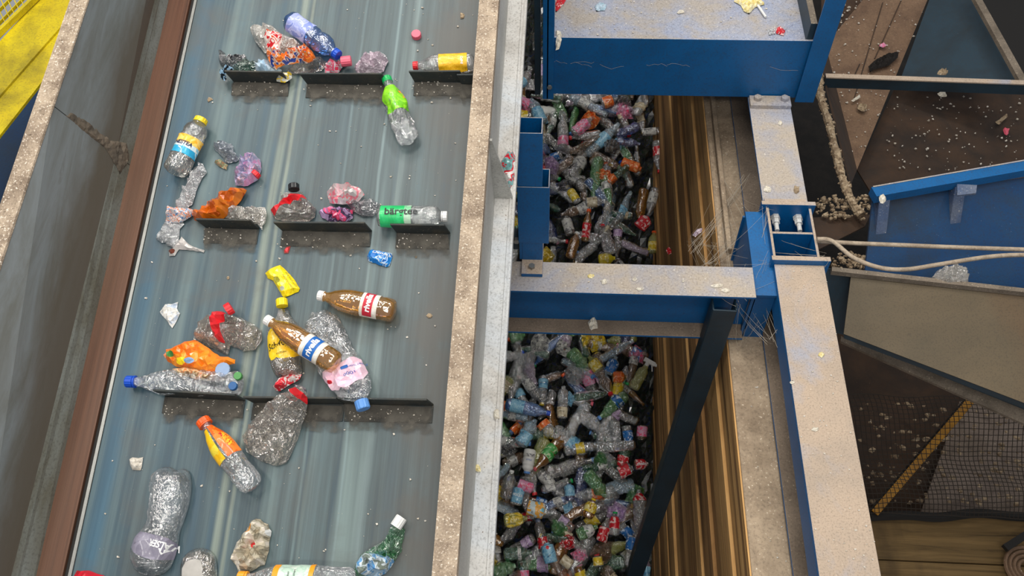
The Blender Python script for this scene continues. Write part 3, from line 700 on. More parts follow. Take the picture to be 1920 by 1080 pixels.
S_red = solid('red_plastic', L(214, 36, 44), .4); S_pink = solid('pink_plastic', L(226, 96, 118), .4); S_yel = solid('yellow_plastic', L(244, 214, 20), .4)
S_white = solid('white_plastic', L(226, 226, 224), .4); S_blue = solid('blue_plastic', L(10, 74, 190), .4); S_sky = solid('sky_blue_plastic', L(92, 146, 214), .45)
S_green = solid('green_plastic', L(10, 166, 84), .4); S_orange = solid('orange_plastic', L(240, 92, 28), .4); S_black = solid('black_plastic', L(24, 26, 30), .35)
S_dgreen = solid('leaf_green_plastic', L(70, 140, 70), .45); S_dblue = solid('dark_blue_plastic', L(20, 84, 140), .45); S_or2 = solid('light_orange_plastic', L(250, 160, 30), .4)
INKW = solid('white_ink', L(240, 240, 240), .5); INKK = solid('black_ink', L(30, 34, 34), .5); INKR = solid('red_ink', L(200, 24, 40), .5); INKB = solid('blue_ink', L(16, 90, 170), .5); INKN = solid('navy_ink', L(24, 34, 80), .5)
G = 'empty bottles lying on the belt'
SC = 'crumpled wrappers and film on the belt'
# ---- top row
bottle('plastic_bottle', 'blue transparent water bottle with two bulges and pale label, blue cap pointing down right', 'water', Z1((572, 130))[0], Z1((905, 370))[0], .037, P_blue, S_blue,
       h=.012, labels=[(.10, .47, 30, 185, printed('pale_blue_label', [L(150, 160, 215), L(176, 184, 228), L(120, 136, 200)], 40))], seed=2, dent=.08, capr=.0175, group=G)
PP1 = printed('red_white_label', [L(232, 228, 220), L(206, 30, 40), L(236, 232, 226), L(230, 90, 40)], 26, seed=3)
pillow('squashed_bottle', 'squashed clear bottle with red and white label, above the orange wrapper in the top row', 'bottle',
       Z1((305, 185), (345, 155), (430, 150), (500, 190), (560, 240), (650, 270), (668, 300), (560, 345), (470, 340), (400, 330), (345, 260)), .045, P_filmW, seed=4, cr=.7, jag=.002, flat=True, base=.012,
       parts=[('label', Z1((420, 230), (500, 190), (545, 225), (520, 330), (430, 335), (410, 300)), PP1)])
PO = printed('orange_wrapper_print', [L(240, 122, 40), L(250, 150, 60), L(226, 96, 30), L(240, 210, 190), L(40, 70, 160)], 34, seed=1)
pillow('snack_wrapper', 'crumpled orange wrapper with blue specks, under the blue bottle in the top row', 'wrapper',
       Z1((415, 345), (470, 335), (520, 355), (620, 320), (700, 295), (735, 340), (748, 372), (690, 400), (620, 400), (540, 410), (480, 445), (440, 410)), .05, PO, seed=6, cr=.8, cell=.008, jag=.002, flat=True, base=.03)
pillow('plastic_film', 'crumpled black film scrap at the left end of the top cleat row', 'film', Z1((95, 370), (130, 330), (160, 370), (270, 345), (285, 370), (250, 400), (180, 430), (130, 430), (100, 400)), .035, P_black, seed=8, cr=1., cell=.008, jag=.004, flat=True, group=SC)
pillow('plastic_film', 'blue white and black film scrap hanging over the left end of the top cleat', 'film', Z1((105, 450), (190, 425), (200, 450), (150, 480), (150, 540), (115, 510)), .03, printed('blue_white_film', [L(20, 28, 36), L(150, 190, 220), L(30, 40, 50)], 50, seed=5), seed=9, cr=.9, cell=.008, jag=.004, flat=True, base=.03, group=SC)
pillow('squashed_bottle', 'flattened dark green bottle lying against the left top cleat', 'bottle', Z1((180, 450), (260, 400), (360, 390), (400, 430), (360, 465), (240, 468)), .045, plastic('dark_green_pet', (.3, .5, .4, 1), .5, .8, 1., 42, (.01, .09, .05, 1)), seed=10, cr=.7, jag=.002, flat=True, base=.012)
pillow('plastic_wrapper', 'pale blue creased wrapper between the green bottle and the orange wrapper', 'wrapper', Z1((325, 460), (360, 395), (430, 385), (455, 430), (520, 450), (500, 470), (400, 475)), .04, dirty('pale_blue_wrap', L(158, 188, 210), L(190, 208, 220), 30, .4, .6, .5), seed=11, cr=.6, flat=True, base=.015, cell=.009)
pillow('squashed_bottle', 'squashed greyish clear bottle below the blue bottle, top row', 'bottle', Z1((545, 450), (600, 410), (720, 395), (790, 375), (830, 400), (790, 450), (700, 480), (600, 475)), .045, P_smoke, seed=12, cr=.7, flat=True, jag=.002, base=.004)
pillow('squashed_cup', 'small crushed yellow and clear cup hanging in the gap between top cleats', 'cup', Z1((480, 490), (540, 470), (590, 475), (590, 510), (540, 540), (485, 530)), .03, printed('yellow_clear_print', [L(190, 190, 180), L(214, 180, 40), L(150, 150, 140)], 30, seed=2), seed=13, cr=.7, flat=True, base=.02)
pillow('squashed_bottle', 'small crushed clear bottle with pink label and pink cap ring, top row', 'bottle', Z1((805, 440), (840, 405), (920, 395), (950, 400), (920, 440), (890, 480), (810, 480)), .04, printed('pink_clear_print', [L(180, 180, 184), L(222, 90, 120), L(206, 200, 206), L(230, 60, 90)], 40, seed=2), seed=14, cr=.8, flat=True, base=.004, cell=.008,
       caps=[dict(pa=Z1((925, 412))[0], pb=Z1((990, 405))[0], r=.0175, mat_=S_pink, base=.015, name='pink_cap')])
pillow('squashed_bottle', 'crinkled lilac clear bottle standing crushed against the middle top cleat', 'bottle', Z1((1005, 430), (1040, 390), (1120, 345), (1215, 345), (1232, 385), (1200, 455), (1130, 482), (1020, 475)), .05, P_pink, seed=15, cr=.8, flat=True, jag=.001, base=.002)
def loose_cap(label, px, r, mt, name='bottle_cap', frame=BELT, h=.001, l=.016):
    u, v = frame.uv(*px, h+l); o = cap_mesh(r, l).build(name, mt, None)
    mm = frame.mat(u, v, h) @ Matrix.Rotation(-PI/2, 4, 'Y'); o.matrix_world = mm; tag(o, label, 'cap'); return o
loose_cap('loose pink screw cap lying alone on the belt at top right', Z1((1422, 222))[0], .0165, S_pink)
Y1 = printed('yellow_print', [L(236, 178, 20), L(244, 190, 36), L(228, 168, 16)], 60, seed=1)
bottle('plastic_bottle', 'clear bottle with yellow label and red cap, on the right top cleat against the guard', 'plain', Z1((1815, 420))[0], Z1((1405, 440))[0], .033, plastic('clear_pet_warm', (.95, .94, .92, 1), .14, .4, .6), S_red, h=.004,
       labels=[(.12, .58, 0, 195, Y1)], texts=[('INFO', .2, 75, .011, 'around', INKW, {'bold': .02})], dent=.12, seed=4, capr=.014, group=G)
# ---- green bottle
bottle('plastic_bottle', 'clear dented bottle with lime green label and green cap, right of the middle top cleat', 'rivella', Z1((1372, 950))[0], Z1((1225, 520))[0], .036, P_clearS, S_green, h=.002,
       labels=[(.44, .84, 10, 200, printed('lime_print', [L(120, 196, 30), L(140, 214, 40), L(106, 184, 24)], 26)), (.60, .76, 150, 195, printed('orange_dot', [L(120, 196, 30), L(240, 150, 40), L(150, 206, 40)], 30, seed=4))], dent=.30, flat=.85, seed=12, capr=.0165, group=G, ring=S_green)
# ---- iced tea bottle, upper left
NE = printed('tea_label_top', [L(250, 196, 60), L(244, 180, 40), L(252, 214, 110)], 20)
NB = printed('tea_label_low', [L(60, 176, 214), L(40, 160, 206), L(200, 226, 234)], 26, seed=2)
NW = printed('tea_label_mid', [L(206, 230, 236), L(232, 236, 232), L(150, 206, 226)], 40, seed=3)
bottle('plastic_bottle', 'grey waisted bottle with orange and turquoise fruit label and yellow cap, near left belt edge', 'juice', Z2((215, 395))[0], Z2((375, 75))[0], .041, P_smoke, S_yel, h=.001,
       labels=[(.28, .395, -10, 190, NB), (.395, .47, -10, 190, NW), (.47, .60, -10, 190, NE)], texts=[('NESTEA', .455, 92, .018, 'around', INKN, {'bold': .03, 'shear': .15})], dent=.06, seed=3, capr=.0215, group=G)
pillow('plastic_film', 'slate blue crumpled foil scrap right of the fruit label bottle', 'film', Z2((440, 210), (490, 200), (545, 210), (565, 260), (595, 290), (570, 325), (510, 325), (480, 275), (445, 250)), .03, P_slate, seed=20, cr=1., cell=.007, jag=.003, flat=True, group=SC)
pillow('foil_scrap', 'tiny brown and green foil scrap beside the slate blue scrap', 'scrap', Z2((445, 325), (480, 305), (525, 340), (520, 370), (470, 350)), .02, printed('brown_green_foil', [L(170, 130, 96), L(130, 140, 110), L(190, 160, 120)], 60), seed=21, cr=.9, cell=.006, flat=True)
pillow('squashed_bottle', 'crumpled lilac plastic with a red cap, upper left of the belt', 'bottle', Z2((562, 400), (600, 300), (610, 285), (680, 268), (715, 300), (720, 360), (700, 420), (640, 460), (570, 455)), .045, printed('lilac_foil', [L(206, 150, 190), L(186, 170, 200), L(150, 150, 180), L(220, 190, 210)], 34, seed=7, rough=.2), seed=22, cr=1., cell=.009, flat=True, jag=.002,
       caps=[dict(pa=Z2((690, 412))[0], pb=Z2((728, 372))[0], r=.0155, mat_=S_red, base=.012, l=.014, name='red_cap')])
pillow('squashed_bottle', 'narrow twisted clear bottle below the fruit label bottle', 'bottle', Z2((215, 590), (240, 500), (290, 420), (320, 350), (370, 325), (398, 380), (370, 410), (340, 470), (310, 570), (270, 600)), .04, P_film, seed=23, cr=.8, flat=True, jag=.001)
pillow('paper_label', 'crumpled white label with orange and blue print left of the orange bottle', 'label', Z2((155, 585), (200, 590), (300, 600), (345, 610), (300, 650), (230, 685), (150, 675), (160, 630)), .03, printed('white_confetti_print', [L(224, 222, 220), L(226, 130, 90), L(230, 228, 226), L(90, 130, 180), L(210, 206, 204)], 60, seed=3), seed=24, cr=.8, cell=.008, flat=True, jag=.002, base=.006)
OB = printed('orange_brown_pet', [L(196, 96, 14), L(184, 84, 12), L(206, 112, 26), L(170, 74, 10)], 14, rough=.2, seed=2)
pillow('squashed_bottle', 'flattened orange brown bottle leaning on the left middle cleat', 'bottle', Z2((300, 620), (360, 600), (420, 540), (500, 500), (560, 475), (610, 468), (632, 480), (600, 540), (540, 610), (470, 670), (380, 685), (320, 660)), .055, OB, seed=25, cr=.5, cell=.011, flat=True, base=.01)
pillow('plastic_film', 'crumpled clear film hanging right of the orange brown bottle', 'film', Z2((500, 650), (560, 580), (650, 590), (740, 590), (755, 620), (730, 720), (690, 690), (600, 665)), .04, P_filmW, seed=26, cr=.9, cell=.01, flat=True, jag=.003, base=.008, group=SC)
pillow('plastic_film', 'clear crumpled film below the white confetti label', 'film', Z2((95, 780), (130, 720), (160, 680), (250, 670), (260, 690), (230, 740), (240, 800), (200, 830), (130, 800)), .03, P_film, seed=27, cr=.9, cell=.01, flat=True, jag=.003, group=SC)
pillow('torn_foil', 'torn silver and brown folded foil below the left middle cleat', 'foil', Z2((172, 850), (215, 825), (250, 768), (300, 820), (390, 850), (385, 862), (300, 850), (235, 845), (210, 885), (178, 885)), .018, printed('silver_brown_foil', [L(206, 200, 196), L(196, 192, 188), L(116, 60, 44)], 12, seed=5), seed=28, cr=.6, cell=.009, flat=True, smooth=0)
# ---- middle row
pillow('squashed_bottle', 'squashed clear bottle with red band and black cap on the centre middle cleat', 'bottle', Z2((778, 620), (820, 560), (880, 500), (960, 490), (1000, 540), (1045, 590), (1040, 640), (1000, 672), (880, 670), (800, 655)), .055, P_clearD, seed=30, cr=.6, cell=.012, flat=True, jag=.001,
       parts=[('red_band', Z2((778, 600), (850, 570), (920, 510), (985, 505), (990, 535), (900, 580), (800, 640)), S_red)],
       caps=[dict(pa=Z2((925, 495))[0], pb=Z2((922, 445))[0], r=.0175, mat_=S_black, base=.02, l=.018, name='black_cap')])
pillow('squashed_bottle', 'squashed clear bottle with pink foil, uppermost of the cluster on the centre cleat', 'bottle', Z2((1112, 490), (1160, 455), (1260, 452), (1320, 475), (1340, 510), (1290, 560), (1210, 570), (1130, 560)), .045, printed('pink_foil', [L(224, 190, 196), L(200, 190, 190), L(236, 130, 144), L(214, 206, 204)], 24, seed=4, rough=.15), seed=31, cr=.8, cell=.009, flat=True, base=.02)
pillow('squashed_bottle', 'grey translucent crushed bottle neck pointing at the green tea bottle', 'bottle', Z2((1230, 570), (1300, 540), (1400, 545), (1440, 575), (1430, 610), (1390, 640), (1330, 640), (1270, 610)), .04, plastic('grey_pet', (.8, .8, .82, 1), .3, .8, .8, 40, (.3, .3, .31, 1)), seed=32, cr=.6, flat=True, base=.005)
pillow('snack_wrapper', 'pink and dark purple crumpled wrapper lying on the centre cleat', 'wrapper', Z2((1068, 620), (1110, 590), (1200, 590), (1270, 605), (1270, 650), (1230, 688), (1140, 680), (1085, 650)), .035, printed('pink_purple_print', [L(206, 130, 176), L(222, 70, 110), L(74, 60, 90), L(180, 150, 190)], 30, seed=6), seed=33, cr=.8, cell=.009, flat=True, base=.005)
TG = printed('tea_green_print', [L(24, 176, 96), L(34, 186, 104), L(44, 196, 114)], 12)
TG2 = printed('tea_pale_print', [L(150, 196, 160), L(120, 186, 140), L(176, 206, 180)], 20, seed=2)
bottle('plastic_bottle', 'straight clear bottle with green tea lettering and white cap, on the right middle cleat', 'tea', Z2((1425, 655))[0], Z2((1835, 655))[0], .0335, plastic('clear_pet_fresh', (.95, .97, .96, 1), .12, .4, .5), S_white, h=.012,
       labels=[(.05, .40, -20, 200, TG), (.40, .50, -20, 200, TG2)], texts=[('bärgtee', .36, 88, .031, 'along', INKK, {'bold': .02, 'sx': 1.08})], dent=.0, seed=5, capr=.0165, group=G)
MB_ = pillow('drink_pouch', 'small blue and pink printed packet right of centre below the middle cleats', 'packet', Z2((1358, 885), (1375, 850), (1390, 845), (1505, 868), (1510, 890), (1490, 945), (1470, 950), (1365, 915)), .02, printed('blue_packet_print', [L(20, 110, 190), L(30, 130, 210), L(190, 210, 230), L(24, 100, 180)], 44, seed=2), seed=35, cr=.3, cell=.008, flat=True, smooth=0,
       texts=[('Dentas', Z2((1392, 862))[0], Z2((1498, 885))[0], .013, INKW, 'printed_lettering', 1., .2)])
pillow('plastic_chip', 'tiny red plastic chip on the belt below the centre cleat', 'chip', Z2((862, 855), (880, 835), (902, 828), (890, 870), (868, 872)), .006, S_red, seed=36, cr=.3, cell=.006, smooth=0, flat=True)
YP = printed('yellow_pack', [L(240, 214, 10), L(246, 222, 24), L(232, 204, 8)], 30)
pillow('drink_pouch', 'flat yellow printed pouch above the yellow cap bottle', 'packet', Z3((878, 98), (905, 70), (965, 50), (985, 65), (1040, 120), (1085, 190), (1075, 208), (990, 242), (975, 232), (925, 140), (892, 128)), .018, YP, seed=37, cr=.3, cell=.01, flat=True, smooth=0,
       parts=[('grey_code_patch', Z3((925, 125), (955, 120), (975, 150), (945, 165)), solid('olive_ink', L(150, 146, 40))), ('grey_code_patch', Z3((965, 185), (990, 178), (1000, 200), (975, 210)), solid('grey_ink', L(170, 170, 150)))],
       texts=[('INGREDIENTS', Z3((985, 110))[0], Z3((1050, 200))[0], .006, solid('olive_ink', L(150, 146, 40))), ('zutaten', Z3((1000, 90))[0], Z3((1065, 180))[0], .006, solid('olive_ink', L(150, 146, 40)))])
# ---- lower middle cluster
_v3 = BELT.uv(630, 748, .062)[1]
def over3(u, v): return max(0., min(1., 1-(v-_v3-.01)/.16))*.055
def over3b(u, v): return max(0., 1-abs(v-_v3-.004)/.10)*.062
AMB = dict(ribs=[(.50, .80, 9, .022)], dent=.03)
RW = printed('cream_label', [L(226, 220, 206), L(216, 208, 192), L(232, 228, 220)], 30)
bottle('plastic_bottle', 'amber brown bottle with red label and white cap, lying crosswise right of centre', 'rivella', Z3((1655, 330))[0], Z3((1200, 235))[0], .037, P_amber, S_white, h=.001,
       labels=[(.20, .42, 0, 180, RW), (.26, .38, 15, 165, solid('red_label', L(192, 30, 52)))], texts=[('rivella', .32, 88, .0245, 'around', INKW, {'bold': .035, 'shear': .1})], seed=6, capr=.0155, group=G, ring=S_white, **AMB)
pillow('squashed_bottle', 'large flattened clear bottle with pale pink label and sky blue cap, under the amber bottle', 'bottle', Z3((1110, 400), (1150, 330), (1230, 310), (1310, 350), (1350, 430), (1400, 540), (1440, 600), (1500, 700), (1510, 770), (1480, 850), (1440, 870), (1330, 850), (1270, 790), (1200, 700), (1150, 600), (1100, 480)), .035, P_clearB, seed=40, cr=.6, cell=.014, flat=True,
       parts=[('pink_label', Z3((1190, 705), (1310, 650), (1440, 580), (1500, 685), (1450, 745), (1270, 815)), printed('pink_label_print', [L(236, 200, 214), L(230, 190, 208), L(240, 210, 222)], 30))], lift=over3,
       texts=[('e', Z3((1262, 765))[0], Z3((1290, 760))[0], .016, INKR, 'printed_lettering', 1, 0, .05), ('0001', Z3((1370, 735))[0], Z3((1430, 700))[0], .012, INKB), ('100% rPET', Z3((1380, 680))[0], Z3((1480, 630))[0], .008, INKB), ('▪', Z3((1345, 690))[0], Z3((1385, 670))[0], .03, INKB)],
       caps=[dict(pa=Z3((1452, 862))[0], pb=Z3((1470, 925))[0], r=.020, mat_=S_sky, base=.001, l=.026, name='sky_blue_cap')])
SY = printed('tonic_yellow', [L(238, 198, 16), L(244, 206, 30), L(232, 190, 12)], 20)
pillow('plastic_bottle', 'clear bottle with wide yellow script label and yellow cap, under the amber bottle', 'bottle', Z3((950, 300), (1010, 300), (1020, 350), (1065, 390), (1085, 450), (1080, 600), (1095, 690), (1050, 720), (960, 720), (925, 700), (895, 620), (880, 500), (890, 400), (940, 350)), .055, P_clearD, seed=41, cr=.3, cell=.014, R=.03,
       parts=[('yellow_label', Z3((885, 430), (1000, 440), (1082, 460), (1078, 600), (980, 612), (888, 620)), SY)],
       texts=[('Schweppes', Z3((888, 545))[0], Z3((1060, 480))[0], .027, INKK, 'printed_lettering', 1, .3, .01), ('TONIC', Z3((940, 580))[0], Z3((1010, 565))[0], .007, INKK)],
       caps=[dict(pa=Z3((982, 300))[0], pb=Z3((978, 258))[0], r=.0175, mat_=S_yel, base=.008, name='yellow_cap')])
bottle('plastic_bottle', 'amber brown bottle with blue label, lying diagonally across the yellow label bottle', 'rivella', Z3((1310, 645))[0], Z3((888, 378))[0], .035, P_amber, S_white, h=.045,
       labels=[(.19, .44, 0, 180, RW), (.25, .38, 15, 165, solid('blue_label', L(20, 100, 180)))], texts=[('rivella', .315, 88, .025, 'around', INKW, {'bold': .035, 'shear': .1})], seed=8, capr=.0155, group=G, ring=S_white, **AMB)
pillow('paper_label', 'crumpled red and white label at the foot of the yellow label bottle', 'label', Z3((920, 770), (960, 720), (1030, 695), (1095, 700), (1080, 730), (1010, 770), (960, 800), (935, 795)), .03, printed('red_white_scribble', [L(214, 40, 54), L(222, 60, 70), L(230, 220, 216), L(200, 30, 44)], 44, seed=3), seed=42, cr=.7, cell=.008, flat=True, base=.01)
pillow('squashed_bottle', 'crumpled brownish bottle with red label, clear domed base and red cap, left of centre', 'bottle', Z3((432, 480), (480, 390), (560, 330), (600, 320), (700, 345), (790, 385), (845, 430), (850, 490), (810, 545), (740, 555), (660, 520), (640, 580), (560, 540), (480, 510)), .06, P_clearD, seed=43, cr=.6, cell=.011, flat=True, R=.03,
       parts=[('red_label', Z3((560, 330), (600, 310), (660, 350), (630, 400), (620, 470), (640, 515), (590, 500), (555, 420)), S_red)],
       caps=[dict(pa=Z3((650, 325))[0], pb=Z3((690, 300))[0], r=.019, mat_=S_red, base=.02, l=.018, name='red_cap')])
OJ = printed('orange_pouch_print', [L(240, 132, 24), L(246, 146, 36), L(236, 116, 20), L(244, 164, 60)], 12, seed=8)
pillow('drink_pouch', 'bright orange printed pouch with fruit pictures, on top of the blue cap clear bottle', 'pouch', Z3((262, 580), (300, 545), (400, 500), (450, 490), (520, 530), (600, 590), (650, 590), (690, 610), (690, 635), (640, 640), (600, 690), (560, 705), (440, 670), (340, 650), (290, 620)), .04, OJ, seed=44, cr=.5, cell=.011, flat=True, base=.03,
       parts=[('green_fruit_picture', Z3((290, 580), (320, 565), (345, 580), (325, 600), (300, 600)), S_dgreen), ('yellow_fruit_picture', Z3((345, 615), (390, 600), (420, 620), (390, 645), (350, 640)), S_yel), ('blue_picture', Z3((395, 620), (440, 605), (470, 625), (450, 645), (410, 640)), solid('blue_picture_ink', L(130, 160, 200)))])
loose_cap('grey blue disc lid resting on the clear bottle beside the orange pouch', Z3((625, 675))[0], .0215, solid('grey_blue_plastic', L(136, 158, 190)), name='round_lid', h=.050, l=.007)
bottle('plastic_bottle', 'long dented clear bottle with blue cap lying crosswise on the lower left cleat', 'plain', Z3((745, 760))[0], Z3((58, 748))[0], .038, P_clearB, S_blue, h=.001, dent=.30, flat=.85, seed=9, capr=.0175, group=G)
loose_cap('small leaf green cap at the right end of the blue cap clear bottle', Z3((715, 712))[0], .012, S_dgreen, h=.060, l=.012)
loose_cap('small dark blue cap at the right end of the blue cap clear bottle', Z3((685, 772))[0], .0125, S_dblue, h=.066, l=.012)
pillow('plastic_wrapper', 'tan and orange crumpled wrapper between the orange pouch and the clear bottle', 'wrapper', Z3((318, 665), (390, 655), (460, 665), (520, 690), (565, 710), (540, 740), (460, 725), (370, 705)), .03, printed('tan_orange_print', [L(206, 176, 130), L(226, 140, 80), L(220, 196, 156), L(150, 110, 70)], 46, seed=2), seed=45, cr=.9, cell=.008, flat=True, jag=.002, base=.045)
pillow('paper_scrap', 'torn white paper scrap with faint blue print, left of centre', 'paper', Z3((250, 330), (280, 285), (320, 282), (358, 270), (350, 310), (372, 340), (350, 380), (322, 428), (305, 400), (285, 370), (265, 350)), .014, dirty('white_blue_paper', L(222, 220, 214), L(190, 204, 222), 40, .5, .6, .8), seed=46, cr=.7, cell=.008, flat=True, smooth=0)
pillow('squashed_bottle', 'large flattened brownish clear bottle with red neck ring, across the lower centre cleat', 'bottle', [(450, 815), (470, 785), (500, 752), (522, 736), (540, 730), (548, 722), (562, 722), (574, 736), (574, 752), (570, 775), (562, 800), (552, 830), (534, 866), (514, 872), (484, 862), (458, 845)], .045, P_clearD, seed=47, cr=.8, cell=.012, flat=True, lift=over3b,
       parts=[('red_neck_ring', [(538, 731), (550, 724), (576, 742), (574, 756), (560, 748)], S_red)])
pillow('plastic_film', 'small clear scrap with red edge beside the red neck ring', 'film', Z3((1045, 760), (1080, 765), (1120, 785), (1115, 820), (1085, 810)), .02, P_pink, seed=48, cr=.6, cell=.008, flat=True, group=SC)
# ---- bottom of the belt
OYa = printed('orange_juice_print', [L(236, 110, 24), L(226, 96, 20), L(240, 130, 40)], 20); OYb = printed('yellow_juice_print', [L(244, 196, 20), L(240, 184, 14), L(236, 210, 60)], 22)
bottle('plastic_bottle', 'clear bottle with orange and yellow fruit label and orange cap, lower left of the belt', 'soda', Z4((975, 480))[0], Z4((712, 132))[0], .036, P_clear, S_orange, h=.001,
       labels=[(.42, .88, 92, 175, OYa), (.42, .86, 5, 80, OYb), (.52, .72, 122, 152, printed('fruit_dots', [L(236, 110, 24), L(250, 200, 50), L(200, 40, 30), L(250, 190, 40)], 70, seed=3))], dent=.07, seed=10, capr=.0205, group=G)
pillow('paper_scrap', 'small crumpled off-white paper scrap on the left of the lower belt', 'paper', Z4((333, 330), (350, 320), (380, 325), (405, 320), (400, 350), (390, 390), (350, 385), (335, 360)), .012, M['paper'], seed=50, cr=.8, cell=.007, flat=True, smooth=0)
VL = printed('lilac_grey_label', [L(126, 122, 138), L(136, 132, 148), L(118, 114, 130)], 20)
bt = pillow('plastic_bottle', 'large clear water bottle with lilac grey label upside down, bottom left of the belt', 'bottle', Z4((415, 480), (440, 400), (480, 365), (530, 362), (560, 385), (600, 368), (632, 395), (638, 470), (625, 560), (600, 640), (575, 700), (570, 760), (550, 840), (520, 900), (460, 930), (380, 925), (330, 890), (325, 810), (345, 740), (385, 690), (410, 650), (412, 590), (425, 540)), .075, P_clear, seed=51, cr=.14, cell=.014, R=.038, freq=22,
       parts=[('label', Z4((375, 700), (450, 715), (560, 745), (550, 830), (520, 850), (440, 850), (340, 800), (350, 740)), VL)],
       texts=[('VALSER', Z4((552, 786))[0], Z4((440, 755))[0], .024, INKW, 'printed_lettering', 1, 0, .03), ('▲', Z4((520, 810))[0], Z4((480, 800))[0], .02, INKW)])
pillow('plastic_tray', 'rounded clear blister tray with white insert at the bottom edge of the belt', 'tray', Z4((585, 933), (590, 860), (620, 810), (680, 785), (740, 795), (770, 830), (778, 880), (780, 1000), (585, 1000)), .04, P_clearD, seed=52, cr=.15, cell=.015,
       parts=[('white_insert', Z4((605, 940), (610, 880), (650, 850), (690, 845), (715, 860), (718, 990), (605, 990)), solid('grey_white_insert', L(176, 172, 166)))])
pillow('crumpled_pouch', 'crumpled tan and clear pouch with orange corner, bottom centre of the belt', 'pouch', Z4((848, 840), (880, 760), (930, 700), (955, 640), (1000, 640), (1040, 665), (1060, 700), (1050, 760), (1040, 820), (1020, 870), (960, 910), (885, 920), (875, 870)), .045, printed('tan_print', [L(176, 164, 140), L(150, 140, 120), L(196, 186, 164), L(214, 204, 190)], 22, seed=3, rough=.25), seed=53, cr=.9, cell=.010, flat=True, jag=.003,
       parts=[('orange_corner', Z4((930, 690), (950, 660), (970, 665), (965, 700), (935, 712)), S_or2), ('red_patch', Z4((950, 765), (970, 755), (985, 775), (965, 790)), S_red), ('white_patch', Z4((1030, 690), (1060, 685), (1058, 730), (1035, 720)), S_white)])
MNT = printed('mint_print', [L(190, 214, 196), L(176, 204, 186), L(206, 220, 206)], 40)
bottle('plastic_bottle', 'clear bottle with mint label between orange bands, orange cap, at the bottom edge', 'plain', Z4((1500, 965))[0], Z4((900, 945))[0], .040, P_clearS, S_or2, h=.001, frame=BELT,
       labels=[(.34, .66, 0, 185, MNT), (.64, .69, 0, 185, S_or2), (.34, .38, 0, 185, S_or2)], texts=[('reduziert', .50, 105, .009, 'around', INKK), ('Zucker', .55, 100, .009, 'around', INKK)], dent=.1, seed=13, capr=.019, group=G)
pillow('squashed_bottle', 'crushed green bottle with torn pale blue label and white cap, bottom right of the belt', 'bottle', Z4((1490, 880), (1520, 820), (1600, 770), (1650, 740), (1670, 680), (1700, 655), (1750, 690), (1735, 760), (1730, 800), (1700, 850), (1650, 920), (1580, 945), (1500, 960), (1480, 920)), .05, P_green, seed=54, cr=.8, cell=.010, flat=True, jag=.001,
       parts=[('torn_blue_label', Z4((1495, 880), (1530, 810), (1600, 820), (1690, 835), (1690, 880), (1640, 930), (1560, 935), (1510, 915)), printed('pale_blue_torn', [L(170, 196, 216), L(90, 150, 200), L(200, 210, 216), L(120, 130, 120)], 34, seed=2))],
       caps=[dict(pa=Z4((1705, 680))[0], pb=Z4((1738, 630))[0], r=.0165, mat_=S_white, base=.01, name='white_cap')])
pillow('snack_wrapper', 'red wrapper just entering at the bottom left corner of the belt', 'wrapper', Z4((40, 935), (60, 905), (120, 905), (200, 930), (210, 1000), (40, 1000)), .02, solid('red_foil', L(196, 20, 40), .35), seed=55, cr=.5, cell=.012, flat=True)
for i, (p, r_, lab) in enumerate((((805, 592), .010, 'tiny tan paper flake right of the red label amber bottle'), ((780, 481), .005, 'tiny white crumb right of the blue packet'), ((393, 186), .009, 'tiny curled tan flake at upper left of the belt'),
        ((498, 168), .008, 'tiny pale flake below the left top cleat'), ((781, 176), .009, 'tiny tan flake below the right top cleat'), ((866, 28), .010, 'thin white sliver near the right guard at the top'), ((427, 521), .006, 'thin white sliver above the torn paper scrap'))):
    u, v = BELT.uv(*p); rnd = random.Random(i)
    pl_ = [(p[0]+r_*620*rnd.uniform(.5, 1.1)*math.cos(a), p[1]+r_*620*rnd.uniform(.5, 1.2)*math.sin(a)) for a in (0, 1, 2, 3.1, 4.2, 5.2)]
    pillow('paper_flake', lab, 'flake', pl_, .005, M['chunk'], seed=60+i, cr=.8, cell=.004, flat=True, smooth=0)
pillow('snack_wrapper', 'red, white and teal wrapper caught beside the conveyor gusset plate', 'wrapper', [(940, 300), (952, 282), (966, 282), (966, 312), (962, 345), (952, 356), (945, 330)], .02, printed('red_teal_print', [L(226, 224, 220), L(206, 30, 50), L(120, 170, 170), L(206, 24, 44)], 18, seed=4), frame=Frame(BELT.mat(0, 0, -.25).translation, BELT.U, BELT.V), seed=70, cr=.6, cell=.008, flat=True)

# dirt caked around the joint of the left guard
_a = np.array(BELT.mat(-.632, 0, .07).translation); _b = np.array(BELT.mat(-.688, 0, .33).translation)
GUARD = Frame(_a, _a-_b, BELT.V)
pillow('dirt_patch', 'brown caked dirt around the sheet joint of the left grey guard', 'dirt', [(208, 262), (238, 268), (243, 300), (226, 326), (212, 300), (196, 276), (150, 240), (120, 214), (132, 206), (170, 232)], .005, dirty('guard_dirt', L(104, 92, 78), L(80, 72, 62), 20, .4, .6, .9), frame=GUARD, seed=80, cr=.8, cell=.010, flat=True, jag=.002)
# ================================================================== THE HEAP OF SORTED BOTTLES IN THE PIT
HN = level(0)
def hp(px, py, h=0): return HEAP.uv(px, py, h)
_c0 = hp(925, 1100); _c1 = hp(1240, 175)
